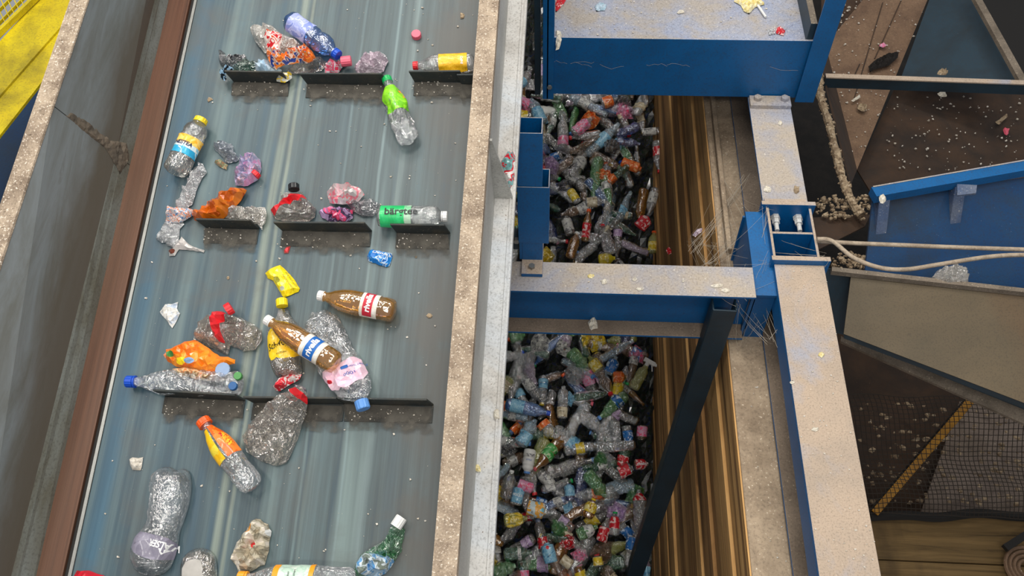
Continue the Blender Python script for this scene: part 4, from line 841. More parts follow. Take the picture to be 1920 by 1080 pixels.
# the unseen depth of the heap: a rough bed of flattened plastic
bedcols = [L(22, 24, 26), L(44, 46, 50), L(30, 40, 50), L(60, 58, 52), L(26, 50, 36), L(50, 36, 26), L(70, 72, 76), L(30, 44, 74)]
mb = MB(); rnd = random.Random(5); nx_, ny_ = 46, 120; u0, u1, v0, v1 = .08, 1.485, -3.0, 2.9
vs_ = []
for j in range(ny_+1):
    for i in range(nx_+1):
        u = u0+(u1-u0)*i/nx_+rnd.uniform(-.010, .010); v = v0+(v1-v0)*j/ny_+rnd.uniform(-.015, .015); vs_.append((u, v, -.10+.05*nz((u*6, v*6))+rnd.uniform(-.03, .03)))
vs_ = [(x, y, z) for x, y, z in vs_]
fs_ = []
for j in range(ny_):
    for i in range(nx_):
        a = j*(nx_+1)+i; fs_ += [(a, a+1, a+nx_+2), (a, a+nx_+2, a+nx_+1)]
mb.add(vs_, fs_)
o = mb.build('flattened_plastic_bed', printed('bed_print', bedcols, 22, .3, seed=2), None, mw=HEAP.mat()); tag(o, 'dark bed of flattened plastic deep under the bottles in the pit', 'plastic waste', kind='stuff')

HB = {  # body colours of the heap bottles
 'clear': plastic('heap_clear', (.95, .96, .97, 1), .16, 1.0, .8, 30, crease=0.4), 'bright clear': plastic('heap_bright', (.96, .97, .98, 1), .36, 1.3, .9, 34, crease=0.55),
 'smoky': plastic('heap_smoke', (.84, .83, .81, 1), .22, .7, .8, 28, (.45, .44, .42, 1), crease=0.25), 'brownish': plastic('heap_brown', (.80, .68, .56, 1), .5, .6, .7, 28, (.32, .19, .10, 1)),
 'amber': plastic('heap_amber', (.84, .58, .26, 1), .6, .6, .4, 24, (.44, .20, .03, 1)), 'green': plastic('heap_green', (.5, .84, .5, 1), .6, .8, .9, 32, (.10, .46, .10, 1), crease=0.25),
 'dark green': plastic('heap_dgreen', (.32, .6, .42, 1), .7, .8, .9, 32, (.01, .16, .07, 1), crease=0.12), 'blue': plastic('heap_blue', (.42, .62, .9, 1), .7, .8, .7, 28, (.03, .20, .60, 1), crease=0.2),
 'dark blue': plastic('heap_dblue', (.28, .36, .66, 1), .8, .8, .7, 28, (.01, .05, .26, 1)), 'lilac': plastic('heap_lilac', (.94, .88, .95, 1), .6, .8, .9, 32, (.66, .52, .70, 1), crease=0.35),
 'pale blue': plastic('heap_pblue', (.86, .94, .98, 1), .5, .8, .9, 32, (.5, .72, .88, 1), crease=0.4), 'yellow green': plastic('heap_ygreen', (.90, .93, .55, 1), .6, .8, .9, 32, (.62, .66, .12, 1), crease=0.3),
 'white': solid('heap_white', L(222, 222, 218), .45)}
HL = {k: printed('heap_label_'+k.replace(' ', '_'), v, 40, seed=i) for i, (k, v) in enumerate({
 'red': [L(200, 30, 44), L(190, 24, 36), L(224, 190, 186)], 'white': [L(206, 206, 200), L(190, 190, 186), L(120, 120, 124)], 'orange': [L(226, 110, 40), L(210, 92, 30), L(236, 170, 110)],
 'yellow': [L(226, 196, 50), L(210, 180, 40), L(236, 222, 150)], 'blue': [L(40, 110, 180), L(30, 96, 164), L(190, 208, 226)], 'pink': [L(220, 120, 156), L(206, 160, 186), L(226, 90, 130)],
 'pale blue': [L(120, 176, 206), L(150, 196, 216), L(90, 150, 190)], 'green': [L(60, 150, 70), L(84, 168, 90), L(190, 214, 170)], 'lilac': [L(180, 150, 190), L(200, 180, 206), L(160, 130, 176)], 'cream': [L(206, 196, 170), L(190, 178, 150), L(160, 140, 110)]}.items())}
HC = {'white': S_white, 'red': S_red, 'blue': S_blue, 'green': S_green, 'yellow': S_yel, 'orange': S_orange, 'pink': S_pink, 'sky blue': S_sky, 'black': S_black}
GH = 'bottles heaped in the sorting pit'; taken = []; info = []; seen_labels = set()
def mark(p, r): taken.append((p[0], p[1], r))
def setlab(o, lab):
    w_ = lab.split()
    o['label'] = ' '.join(w_[:16])
def notable(label, kind, base, cap, R, body, capm, lab=None, span=(.3, .6), h=.06, texts=(), dent=.12, flat=.9, seed=0, short='', cat='bottle'):
    o = bottle('plastic_bottle', label, kind, base, cap, R, body if not isinstance(body, str) else HB[body], capm if not isinstance(capm, str) else HC[capm], frame=HEAP, h=h,
               labels=[(span[0], span[1], -10, 190, HL[lab] if isinstance(lab, str) else lab)] if lab else [], texts=texts, dent=dent, flat=flat, seed=seed, nt=18, nx=30, capr=max(.016, PROF[kind][-1][1]*R*1.08), group=GH, cat=cat)
    a, b = hp(*base), hp(*cap)
    for k in (.2, .5, .8): mark(a+(b-a)*k, .05)
    info.append(((a+b)/2, short)); return o
ZA = lambda x, y: (960+x/3, y/3)             # crop of the upper opening
ZB = lambda x, y: (900+x/4.5, 600+y/4.5)     # crop of the lower opening
ZC = lambda x, y: (900+x/4.5, 840+y/4.5)
ZD = lambda x, y: (980+x/3.175, 160+y/3.175)
notable('clear bottle with red label, red cap pointing down, by the timber wall, upper opening', 'soda', ZD(800, 330), ZD(815, 520), .038, 'bright clear', 'red', 'red', (.22, .5), seed=1, short='red label bottle by the timber wall', dent=.05, h=.09)
notable('small orange printed carton bottle, upper opening, below the dark blue bottles', 'tea', ZD(590, 455), ZD(705, 500), .040, solid('carton_orange', L(206, 96, 36)), None, 'orange', (.05, .95), seed=2, short='orange carton')
notable('dark blue crushed water bottle in the middle of the upper opening', 'water', ZD(690, 240), ZD(560, 300), .04, 'dark blue', None, None, seed=3, dent=.3, short='dark blue bottle')
notable('another dark blue crushed bottle just below the first in the upper opening', 'plain', ZD(560, 330), ZD(700, 350), .035, 'dark blue', None, None, seed=4, dent=.35, short='lower dark blue bottle')
notable('clear bottle with white and blue label, lying slantwise near the wall in upper opening', 'plain', ZD(790, 610), ZD(750, 770), .034, 'clear', None, 'white', (.2, .6), seed=5, short='white and blue label bottle')
notable('bright red diamond-shaped packet bottle near the wall, lower part of upper opening', 'tea', ZD(690, 850), ZD(745, 790), .044, solid('packet_red', L(206, 40, 50)), None, 'red', (.05, .95), seed=6, short='red packet', flat=.6)
notable('orange bottle with red print standing upright in picture, low in the upper opening', 'soda', ZD(370, 930), ZD(395, 740), .032, 'amber', 'orange', 'red', (.1, .55), seed=7, short='orange red print bottle')
notable('dark bottle with white label at left of the upper opening', 'tea', ZD(285, 890), ZD(255, 780), .038, 'smoky', None, 'white', (.2, .8), seed=8, short='white label jar')
notable('clear bottle with cream label lying crosswise, left centre of the upper opening', 'soda', ZD(370, 700), ZD(490, 690), .038, 'clear', 'white', 'cream', (.1, .6), seed=9, short='cream label bottle')
notable('amber brown bottle with white cap, bottom left of the upper opening', 'rivella', ZD(280, 1030), ZD(325, 875), .038, 'amber', 'white', None, seed=10, dent=.03, short='amber bottle')
notable('yellow crinkled bottle touching the cross beam, bottom of the upper opening', 'plain', ZD(450, 1040), ZD(550, 1030), .042, solid('crinkled_yellow', L(220, 200, 40), .3), None, 'yellow', (.1, .6), seed=11, dent=.3, short='yellow bottle')
notable('pale yellow liquid bottle with orange and white cap, right bottom of the upper opening', 'plain', ZD(770, 1000), ZD(782, 870), .034, 'yellow green', 'orange', 'yellow', (.1, .5), seed=12, short='pale yellow bottle')
notable('yellow and blue label small bottle, left of the upper opening beneath the tube post', 'plain', ZD(330, 700), ZD(265, 600), .032, 'clear', 'yellow', 'yellow', (.15, .75), seed=13, short='yellow label bottle')
notable('clear bottle with pink label beside the tube post, near the top of upper opening', 'plain', ZD(240, 380), ZD(240, 180), .042, 'bright clear', None, 'pink', (.1, .35), seed=14, dent=.2, short='pink label bottle')
notable('crushed clear bottle with pink and red print, upper left of the upper opening', 'plain', ZD(300, 290), ZD(420, 190), .044, 'bright clear', None, 'pink', (.1, .7), seed=15, dent=.3, short='pink print bottle')
notable('pale blue big bottle squeezed beside the platform corner post', 'water', ZD(120, 230), ZD(50, 80), .046, 'pale blue', None, 'pale blue', (.1, .6), seed=16, short='pale blue bottle')
notable('orange and pink label bottle tight under the platform edge', 'plain', ZD(470, 110), ZD(560, 80), .044, HB['clear'], None, HL['orange'], (.1, .7), seed=17, short='orange pink bottle')
notable('small white label box bottle near the wall, upper part of upper opening', 'tea', ZD(705, 280), ZD(830, 270), .030, 'smoky', None, 'white', (.05, .7), seed=18, texts=[('FMO', .3, 90, .028, 'along', INKK)], short='white box bottle')
# lower opening
notable('blue and white bottle with silver print, lying crosswise at left of the lower opening', 'plain', ZB(215, 705), ZB(590, 790), .046, 'blue', 'blue', 'pale blue', (.12, .42), seed=20, dent=.08, short='blue and white bottle', h=.1)
notable('opaque white milk bottle with blue cap pointing down, left of the lower opening', 'juice', ZB(425, 1090), ZC(395, 215), .040, 'white', 'sky blue', 'white', (.2, .34), seed=21, dent=.02, short='white milk bottle', h=.12, texts=[('Milch', .45, 88, .018, 'around', INKB)])
notable('clear bottle with cream label standing mid left of the lower opening', 'tea', ZB(690, 830), ZB(705, 560), .036, 'bright clear', None, 'cream', (.04, .34), seed=22, short='cream label clear bottle', h=.1, texts=[('VIVA', .2, 90, .016, 'around', INKK)])
ob = notable('pale green spray bottle with white trigger head near the timber wall', 'juice', ZB(1290, 580), ZB(1400, 390), .040, 'yellow green', None, None, seed=23, dent=.05, short='spray bottle', h=.1, cat='spray bottle')
ob.name = 'spray_bottle'; LS = max(v.co.x for v in ob.children[0].data.vertices)
mb = MB(); mb.tube([(LS-.005, 0, 0), (LS+.03, 0, 0)], .016, 12); mb.box(LS+.025, LS+.055, -.05, .035, -.012, .012); mb.bar((LS+.03, -.03, 0), (LS-.012, -.055, 0), .008, .012); mb.box(LS+.030, LS+.050, -.065, -.05, -.008, .008)
mb.build('trigger_head', S_white, ob, bevel=.002)
notable('dark green leafy crushed bottle, centre top of the lower opening', 'water', ZB(760, 260), ZB(900, 400), .05, 'green', None, None, seed=24, dent=.35, short='green crushed bottle')
notable('yellow and orange label crushed bottle beside the green one, lower opening', 'plain', ZB(1010, 430), ZB(920, 310), .04, 'yellow green', None, 'yellow', (.1, .7), seed=25, dent=.2, short='yellow orange bottle')
notable('blue film label bottle right of the yellow one, top of lower opening', 'plain', ZB(1080, 460), ZB(1150, 310), .04, 'pale blue', None, 'blue', (.1, .8), seed=26, dent=.2, short='blue film bottle')
notable('orange label crushed bottle below the blue film bottle, lower opening', 'plain', ZB(1110, 480), ZB(1240, 480), .04, 'amber', None, 'orange', (.1, .8), seed=27, dent=.25, short='orange crushed bottle')
notable('bright green round bottle end peeping from under the cross beam', 'water', ZB(250, 150), ZB(380, 120), .045, 'green', None, None, seed=28, dent=.1, short='bright green bottle')
notable('purple bottle with orange cap facing up, top left of lower opening', 'plain', ZB(740, 130), ZB(712, 258), .035, 'lilac', 'orange', None, seed=29, short='orange cap bottle')
notable('blue crushed bottle with white film, left edge of the lower opening', 'water', ZB(330, 1060), ZB(470, 840), .05, 'pale blue', None, 'pale blue', (.1, .5), seed=30, dent=.25, short='pale blue crushed bottle')
notable('clear round jar with orange rim, left middle of the lower opening', 'tea', ZB(520, 860), ZB(620, 980), .045, 'bright clear', None, 'orange', (.0, .35), seed=31, short='orange rim jar')
notable('clear bottle with blue and white label near the timber wall, lower opening', 'plain', ZB(1235, 890), ZB(1260, 1050), .034, 'clear', None, 'blue', (.3, .8), seed=32, short='blue label bottle by the wall')
notable('small bottle with white label tight against the timber wall, lower opening', 'tea', ZB(1370, 890), ZB(1365, 1010), .036, 'brownish', None, 'pink', (.1, .8), seed=33, short='white label wall bottle')
notable('bottle with red label near the wall, right middle of the lower opening', 'tea', ZC(1165, 215), ZC(1290, 165), .042, 'smoky', None, 'red', (.05, .75), seed=34, short='red label crosswise bottle', h=.1)
notable('bottle with red and white lettered label touching the timber wall', 'rivella', ZC(1300, 140), ZC(1420, 135), .036, 'brownish', None, 'red', (.1, .9), seed=35, texts=[('rivella', .5, 90, .026, 'along', INKW, {'bold': .03})], short='lettered red bottle')
notable('grey clear bottle with white cap up and green cap below, left edge', 'plain', ZC(215, 430), ZC(270, 190), .044, 'smoky', 'white', None, seed=36, dent=.06, short='grey clear bottle', h=.1)
notable('clear bottle with blue and pink lettered label at left of the lower opening', 'tea', ZC(300, 480), ZC(340, 320), .038, 'bright clear', None, 'pale blue', (.1, .95), seed=37, texts=[('FOCUS', .5, 90, .022, 'around', INKW, {'bold': .03})], short='blue pink lettered bottle', h=.11)
notable('pink lettered label bottle, upper neighbour of the blue and pink one', 'tea', ZC(320, 300), ZC(460, 350), .036, 'lilac', None, 'pink', (.05, .95), seed=38, texts=[('adelbod', .5, 90, .018, 'along', INKR)], short='pink lettered bottle', h=.12)
notable('pale bottle with blue and orange fruit label, left middle of the lower opening', 'tea', ZC(400, 500), ZC(560, 540), .052, 'bright clear', None, printed('heap_blue_orange', [L(120, 190, 210), L(236, 170, 60), L(206, 222, 226)], 14, seed=4), (.0, .98), seed=39, texts=[('E', .3, 120, .022, 'along', INKN), ('10', .75, 120, .022, 'along', INKN)], short='blue and orange label bottle', h=.12)
notable('crumpled bottle with yellow and orange wrap, left of the lower opening', 'plain', ZC(200, 620), ZC(400, 590), .046, 'yellow green', None, 'yellow', (.1, .8), seed=40, dent=.35, short='yellow wrap bottle', h=.1)
notable('yellow and orange crushed bottle in the centre of the lower opening', 'plain', ZC(900, 590), ZC(960, 430), .042, 'amber', 'yellow', 'yellow', (.3, .8), seed=41, dent=.3, short='centre yellow bottle', h=.1)
notable('large green sparkling crushed bottle, centre right of the lower opening', 'water', ZC(900, 200), ZC(1060, 410), .048, 'green', None, None, seed=42, dent=.35, short='sparkling green bottle', h=.09)
notable('green bottle with silver diamond label, centre low of the lower opening', 'plain', ZC(820, 740), ZC(990, 660), .044, 'green', None, 'white', (.4, .8), seed=43, dent=.2, short='silver diamond bottle', h=.1)
notable('narrow bottle with red striped label, right low part of lower opening', 'soda', ZC(1020, 790), ZC(1080, 590), .036, 'clear', None, 'red', (.0, .6), seed=44, short='red striped bottle', h=.1)
notable('neighbouring bottle with plain red label right of the striped one', 'soda', ZC(1130, 740), ZC(1140, 540), .036, 'clear', 'green', 'red', (.3, .8), seed=45, short='plain red label bottle', h=.1)
notable('tall ribbed clear bottle with red top beside the timber wall, lower opening', 'water', ZC(1360, 690), ZC(1340, 350), .046, 'bright clear', None, 'red', (.72, .9), seed=46, dent=.1, short='ribbed clear bottle', h=.1)
notable('clear bottle with blue label and bright red sleeve, cap down, bottom right', 'tea', ZC(1290, 750), ZC(1270, 1030), .042, 'bright clear', 'white', 'blue', (.02, .4), seed=47, short='red sleeve bottle', h=.12)
shell_m = HL['red']
notable('pale blue box-shaped bottle with red berry picture, bottom centre', 'tea', ZC(600, 970), ZC(560, 800), .044, HB['pale blue'], None, 'pale blue', (.0, .98), seed=48, texts=[('UP', .35, 90, .018, 'around', INKK), ('●', .75, 90, .03, 'around', S_red)], short='pale blue box bottle', h=.11)
notable('flat cream label bottle right of the pale blue box bottle', 'tea', ZC(690, 930), ZC(780, 1000), .036, 'smoky', None, 'cream', (.0, .9), seed=49, short='cream flat bottle', h=.1)
notable('small bottle with yellow banana-shaped label, bottom centre of the lower opening', 'juice', ZC(1000, 1000), ZC(985, 900), .032, 'clear', 'red', 'yellow', (.1, .8), seed=50, short='small yellow bottle', h=.1)
notable('dark green bottle with white tag lying crosswise, bottom left', 'plain', ZC(200, 900), ZC(440, 880), .042, 'dark green', None, 'white', (.5, .62), seed=51, short='dark green bottle', h=.09)
notable('bright green crushed bottle in the bottom left corner of the opening', 'water', ZC(110, 1060), ZC(300, 990), .05, 'green', None, None, seed=52, dent=.3, short='corner green bottle', h=.09)
notable('slim dark blue and pale blue bottle in centre of the lower opening', 'tea', ZC(760, 450), ZC(750, 300), .034, 'dark blue', None, 'pale blue', (.3, .95), seed=53, short='slim blue bottle', h=.09)
print('notables', len(info))

# prototypes for the many: body (dented differently), label band, cap
protos = []
for i, (kd, Ln, R, dn, fl) in enumerate((('soda', .22, .034, .12, .95), ('plain', .24, .036, .30, .8), ('water', .30, .044, .20, .85), ('rivella', .235, .036, .08, .95), ('tea', .21, .034, .18, .9),
                                   ('plain', .20, .040, .45, .6), ('water', .26, .046, .45, .6), ('soda', .23, .038, .38, .7), ('juice', .20, .038, .12, .9), ('rivella', .24, .042, .5, .6), ('plain', .30, .045, .28, .85), ('soda', .31, .046, .25, .85))):
    S = Shape(kd, Ln, R, dn, fl, random.Random(i).uniform(-.05, .05), (), i+70, .4)
    b = shell(S, 0, Ln, 0, 2*PI, 22, 14, 0, True).build('body', HB['clear'], None, smooth=True); b.data.name = 'heap_body'
    t0 = .14+.06*(i % 4); lb = shell(S, t0*Ln, (t0+.22+.05*(i % 3))*Ln, 0, 2*PI, 6, 14, .001).build('label', HL['red'], None, smooth=True)
    for v in b.data.vertices: v.co.x -= Ln/2
    for v in lb.data.vertices: v.co.x -= Ln/2
    cp = cap_mesh(.0155, .016, n=14).build('cap', S_white, None); 
    for v in cp.data.vertices: v.co.x += Ln/2-.014
    for q in (b, lb, cp): COL.objects.unlink(q)
    protos.append((b, lb, cp, Ln, R, ('', 'creased ', 'large ', '', 'straight ', 'flattened ', 'large flattened ', 'crushed ', 'stubby ', 'crushed ', 'large creased ', 'large ')[i]))
bodies = ['clear']*8+['bright clear']*6+['smoky']*5+['brownish']*3+['amber']*2+['green']*2+['dark green']*3+['blue']*2+['dark blue']*2+['lilac']*2+['pale blue']*3+['yellow green']*1+['white']*1
lcols = list(HL)+['white']*4+['cream']*2+['pale blue']+['red']; ccols = list(HC)
rnd = random.Random(21); placed = []; tries = 0
cand = []
LIM_U = 1.43
while len(placed) < 252 and tries < 60000:
    tries += 1
    px, py = rnd.uniform(905, 1262), rnd.uniform(150, 1100)
    if 520 < py < 600: continue
    u, v = hp(px, py)
    lim = 1.495-.13*.0
    ph, pr_i = rnd.uniform(0, 2*PI), rnd.randrange(12); Ln = protos[pr_i][3]
    ex = abs(math.cos(ph))*Ln/2+.03
    if u+ex > LIM_U+.02: continue
    need = .052 if tries < 25000 else .040
    if any((u-a)**2+(v-b)**2 < (need+ (r-.05)*.5)**2 for a, b, r in taken): continue
    if any((u-a)**2+(v-b)**2 < (need+.022)**2 for a, b in placed): continue
    placed.append((u, v)); cand.append((u, v, ph, pr_i, px, py))
print('heap bottles', len(placed), tries)
def nearest(u, v):
    best = sorted(info, key=lambda q: (q[0][0]-u)**2+(q[0][1]-v)**2)[0]; du, dv = u-best[0][0], v-best[0][1]
    w_ = ('right of' if du > 0 else 'left of') if abs(du) > abs(dv) else ('above' if dv > 0 else 'below'); return w_, best[1]
used = {}
for (u, v, ph, pi_, px, py) in cand:
    b, lb, cp, Ln, R, adj = protos[pi_]
    bc = rnd.choice(bodies); lc = rnd.choice(lcols); cc = rnd.choice(ccols)
    hasl = rnd.random() < .42; hasc = rnd.random() < .5
    rel, ref = nearest(u, v)
    for k in range(14):
        bits = adj+bc+' bottle'+((' with '+lc+' label') if hasl else ' without label')+((' and '+cc+' cap') if hasc else '')
        lab = bits+', '+rel+' the '+ref
        if len(lab.split()) > 16: lab = bits.replace(' without label', '')+', '+rel+' '+ref
        lab = ' '.join(lab.split()[:16])
        if lab not in used: break
        bc = rnd.choice(bodies); lc = rnd.choice(lcols); cc = rnd.choice(ccols)
    used[lab] = 1
    mw = HEAP.mat(u, v, rnd.uniform(-.03, .045)+R*.8, ph) @ Matrix.Rotation(rnd.uniform(-.28, .28), 4, 'Y') @ Matrix.Rotation(rnd.uniform(0, 6.28), 4, 'X')
    r = empty('plastic_bottle', mw @ Matrix.Scale(rnd.uniform(1.0, 1.22), 4), lab, 'bottle', GH)
    for src, on, mt in ((b, True, HB[bc]), (lb, hasl, HL[lc]), (cp, hasc, HC[cc])):
        if not on: continue
        c = src.copy(); COL.objects.link(c); c.parent = r; c.name = src.name.split('.')[0]
        c.scale = (1, 1, 1); c.material_slots[0].link = 'OBJECT'; c.material_slots[0].material = mt
# crumpled wrappers and films pushed in among the bottles
wr = []
for i in range(4):
    r_ = random.Random(i+50); o_ = pillow('crumpled_wrapper', 'x', 'wrapper', [(1090+22*r_.uniform(.5, 1.1)*math.cos(a*PI/5), 800+22*r_.uniform(.5, 1.1)*math.sin(a*PI/5)) for a in range(10)], .05, HB['clear'], frame=HEAP, seed=200+i, cr=1., cell=.013, flat=True, smooth=0)
    wr.append((o_, o_.children[0]))
WM = [('pink', HL['pink']), ('yellow', HL['yellow']), ('orange', HL['orange']), ('clear', HB['bright clear']), ('pale blue', HL['pale blue']), ('green', HB['green']), ('white', HL['white']), ('red', HL['red']), ('lilac', HL['lilac']), ('brown', HB['brownish']), ('black', P_black), ('clear', HB['bright clear']), ('clear', HB['clear']), ('white', HL['white']), ('brown', HB['brownish'])]
for k in range(46):
    px, py = rnd.uniform(915, 1245), rnd.choice((rnd.uniform(180, 490), rnd.uniform(640, 1080), rnd.uniform(640, 1080))); u, v = hp(px, py)
    if u > 1.40: continue
    rel, ref = nearest(u, v); cn, cm_ = rnd.choice(WM[:] if k else WM[:1]); src, sb = wr[k % 4]
    for _ in range(10):
        lab = ' '.join(('crumpled '+cn+' wrapper in the heap, '+rel+' the '+ref).split()[:16])
        if lab not in used: break
        cn, cm_ = rnd.choice(WM)
    used[lab] = 1
    r = empty('crumpled_wrapper', HEAP.mat(u, v, rnd.uniform(.03, .085), rnd.uniform(0, 6.28)) @ Matrix.Scale(rnd.uniform(.7, 1.25), 4), lab, 'wrapper', 'crumpled wrappers among the heaped bottles')
    c = sb.copy(); COL.objects.link(c); c.parent = r; c.material_slots[0].link = 'OBJECT'; c.material_slots[0].material = cm_
for a_, b_ in wr: bpy.data.objects.remove(b_); bpy.data.objects.remove(a_)
for q in protos:
    for x in q[:3]: bpy.data.objects.remove(x)

for o_ in bpy.data.objects:
    if 'label' in o_ and len(o_['label'].replace('-', ' ').split()) > 16: print('LONG', o_.name, o_['label'])
# ================================================================== MACHINERY TO THE RIGHT AND LEFT, CABLES, SCRAPS ON THE STEEL
M['brownplate'] = dirty('dusty_brown_plate', L(124, 98, 76), L(104, 80, 62), 5, .4, .65, .85, 0, L(190, 170, 145), .4, ss=90, st=(.68, .72))
M['brownplate2'] = dirty('dark_brown_plate', L(66, 46, 30), L(44, 32, 24), 4, .4, .65, .8, 0, L(120, 100, 80), .3, ss=90, st=(.72, .76))
M['olive'] = dirty('olive_brown_sheet', L(102, 88, 66), L(86, 76, 58), 2, .4, .7, .6, .1, None, .15, third=L(100, 78, 54))
M['hopper'] = dirty('scuffed_blue_sheet', L(22, 62, 104), L(34, 66, 98), 4, .4, .7, .35, 0, L(150, 160, 170), .2, third=L(40, 54, 70), ss=100, st=(.72, .77))
M['ribgrey'] = dirty('blue_grey_rib', L(96, 106, 126), L(70, 88, 120), 6, .4, .6, .7, 0, L(190, 186, 176), .3)
M['wire'] = solid('rusty_wire', L(44, 36, 28), .8)
M['cable'] = dirty('dusty_cable', L(176, 160, 140), L(150, 134, 116), 20, .4, .6, .9, 0, None, .3)
M['yellowdark'] = dirty('worn_yellow_paint', L(190, 134, 20), L(150, 104, 20), 8, .4, .7, .6)
def W(pts, z): return [atz(x, y, (z[i] if isinstance(z, (list, tuple)) else z)) for i, (x, y) in enumerate(pts)]
def plate(name, pts, z, mt, label=None, cat='plate', parent=None, th=.01, n=None):
    P = W(pts, z); nn = np.cross(P[1]-P[0], P[2]-P[0]); P = P[:3]+[CAM+((P[0]-CAM)@nn)/(ray(*q)@nn)*ray(*q) for q in pts[3:]]; nn /= np.linalg.norm(nn); nn = nn if nn[2] > 0 else -nn
    o = MB().prism(P, -nn*th).build(name, mt, parent)
    if label: tag(o, label, cat)
    return o
def grp(name, label, cat, px, z, group=None):
    P = atz(*px, z); return empty(name, Matrix.Identity(4), label, cat, group)
def pframe(pts, z):
    P = W(pts, z); n_ = np.cross(P[1]-P[0], P[2]-P[0]); n_ = n_ if n_[2] > 0 else -n_
    u = P[1]-P[0]; u /= np.linalg.norm(u); return Frame(P[0], u, np.cross(n_/np.linalg.norm(n_), u))
def onf(fr, x, y, h=0): q = fr.uv(x, y, h); return fr.O+q[0]*fr.U+q[1]*fr.V+h*fr.N
# chute with triangular dusty floor
ch = grp('steel_chute', 'dark steel chute with dusty brown triangular floor, upper right behind the platform', 'chute', (1620, 200), -2)
plate('floor_plate', [(1548, 84), (1667, -60), (1772, -80), (1607, 318)], -1.95, M['brownplate'], parent=ch)
plate('side_plate', [(1520, 40), (1548, 84), (1607, 318), (1596, 345), (1540, 120)], [-1.5, -1.95, -1.95, -1.9, -1.5], M['brownplate2'], parent=ch)
plate('upper_plate', [(1540, 84), (1667, -10), (1720, -120), (1540, -140)], -2.02, M['brownplate2'], parent=ch)
plate('blue_plate', [(1746, -10), (1688, 150), (1912, 156), (1828, -10)], [-1.72, -1.9, -1.6, -1.6], M['hopdark'] if 'hopdark' in M else M['bluedark'], parent=ch)
plate('lower_plate', [(1680, 160), (1607, 318), (1640, 372), (2500, 330), (2500, 165)], [-2.1, -2.1, -2.1, -2.2, -2.2], M['brownplate2'], parent=ch)
mb = MB(); a, b = atz(1545, 152, -1.5), atz(2400, 182, -1.5); mb.bar(a, b, .03, .075, 0, top=None)
mb.bar(a+(0, 0, .040), b+(0, 0, .040), .034, .008, 1); mb.build('cross_bar', [M['bluedark'], M['dustbeam']], ch)
mb = MB(); mb.bar(atz(1815, -30, -1.48), atz(1918, 156, -1.48), .045, .03); mb.build('edge_angle', [M['dustgrey']], ch)
plate('rear_plate', [(1832, -10), (1925, 156), (2050, 160), (2050, -20)], -2.6, M['black'], parent=ch)
mb = MB()
for (x0, y0, x1, y1) in ((1655, 5, 1600, 190), (1690, 0, 1640, 110), (1598, 150, 1612, 120)): mb.bar(atz(x0, y0, -1.945), atz(x1, y1, -1.945), .006, .006)
mb.build('weld_seam', M['brownplate2'], ch)
# caked hose
pts = catmull(W([(1536, 128), (1538, 180), (1552, 225), (1566, 280), (1578, 330), (1598, 380), (1616, 404)], -1.35), 6)
rnd = random.Random(9); mb = MB(); mb.tube(pts, .02, 9, rr=[.020+rnd.uniform(-.003, .006) for _ in pts])
for i in range(260):
    p = pts[rnd.randrange(len(pts))]; d_ = np.array([rnd.gauss(0, 1) for _ in range(3)]); d_ /= np.linalg.norm(d_); crumb(mb, None, p[0]+d_[0]*.022, p[1]+d_[1]*.022, rnd.uniform(.005, .014), p[2]+d_[2]*.02, i, .6)
o = mb.build('caked_hose', M['chunk']); tag(o, 'hose thickly caked with pale dust flakes, hanging right of the upper long beam', 'hose')
o = plate('dark_shelf', [(1520, 408), (1632, 402), (1622, 424), (1530, 470)], -1.42, M['brownplate2'], 'dark rusty shelf plate at the foot of the caked hose', 'plate')
# hopper
hpz = grp('blue_hopper', 'scuffed blue hopper wall with grey ribs at the right edge of the photo', 'hopper', (1780, 420), -1.4)
mb = MB(); a, b = atz(1636, 366, -1.1), atz(2400, 232, -1.1); mb.bar(a, b, .06, .05, 0); mb.bar(a+(0, .03, .027), b+(0, .03, .027), .006, .004, 1); mb.build('top_rail', [M['blue'], M['dust']], hpz)
plate('side_sheet', [(1636, 372), (2400, 267), (2400, 611), (1622, 512)], [-1.15, -1.15, -1.75, -1.75], M['hopper'], parent=hpz, th=.012)
HPF = pframe([(1636, 372), (2000, 322), (2000, 560)], [-1.15, -1.15, -1.75])
for (x0, y0, x1, y1, wd) in ((1655, 366, 1640, 508, .055), (1796, 348, 1774, 500, .055)):
    mb = MB(); mb.bar(onf(HPF, x0, y0, .03), onf(HPF, x1, y1, .03), wd, .05, up=HPF.N); mb.build('rib', M['ribgrey'], hpz, bevel=.003)
plate('rib_cap', [(1795, 345), (1832, 347), (1830, 362), (1795, 366)], -1.05, M['ribgrey'], parent=hpz)
# sheet cover below it
cv = grp('sheet_cover', 'olive brown sheet metal cover with folded lower flange at right edge', 'cover', (1750, 620), -1.5)
plate('front_sheet', [(1597, 506), (2400, 594), (2400, 939), (1582, 626)], [-1.28, -1.28, -1.62, -1.62], M['olive'], parent=cv, th=.006)
plate('top_edge', [(1560, 500), (2400, 594), (2400, 601), (1560, 508)], -1.26, M['dustgrey'], parent=cv, th=.03)
plate('end_sheet', [(1545, 504), (1597, 506), (1582, 628), (1560, 622)], [-1.28, -1.28, -1.62, -1.62], M['bluedark'], parent=cv, th=.006)
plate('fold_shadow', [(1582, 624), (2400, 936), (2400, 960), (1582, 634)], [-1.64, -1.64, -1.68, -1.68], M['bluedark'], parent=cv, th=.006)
plate('lower_flange', [(1577, 630), (2400, 961), (2400, 1010), (1576, 640)], [-1.66, -1.66, -1.68, -1.68], M['dustgrey'], parent=cv, th=.02)
CVF = pframe([(1597, 506), (2000, 550), (2000, 786)], [-1.28, -1.28, -1.62])
rnd = random.Random(4)
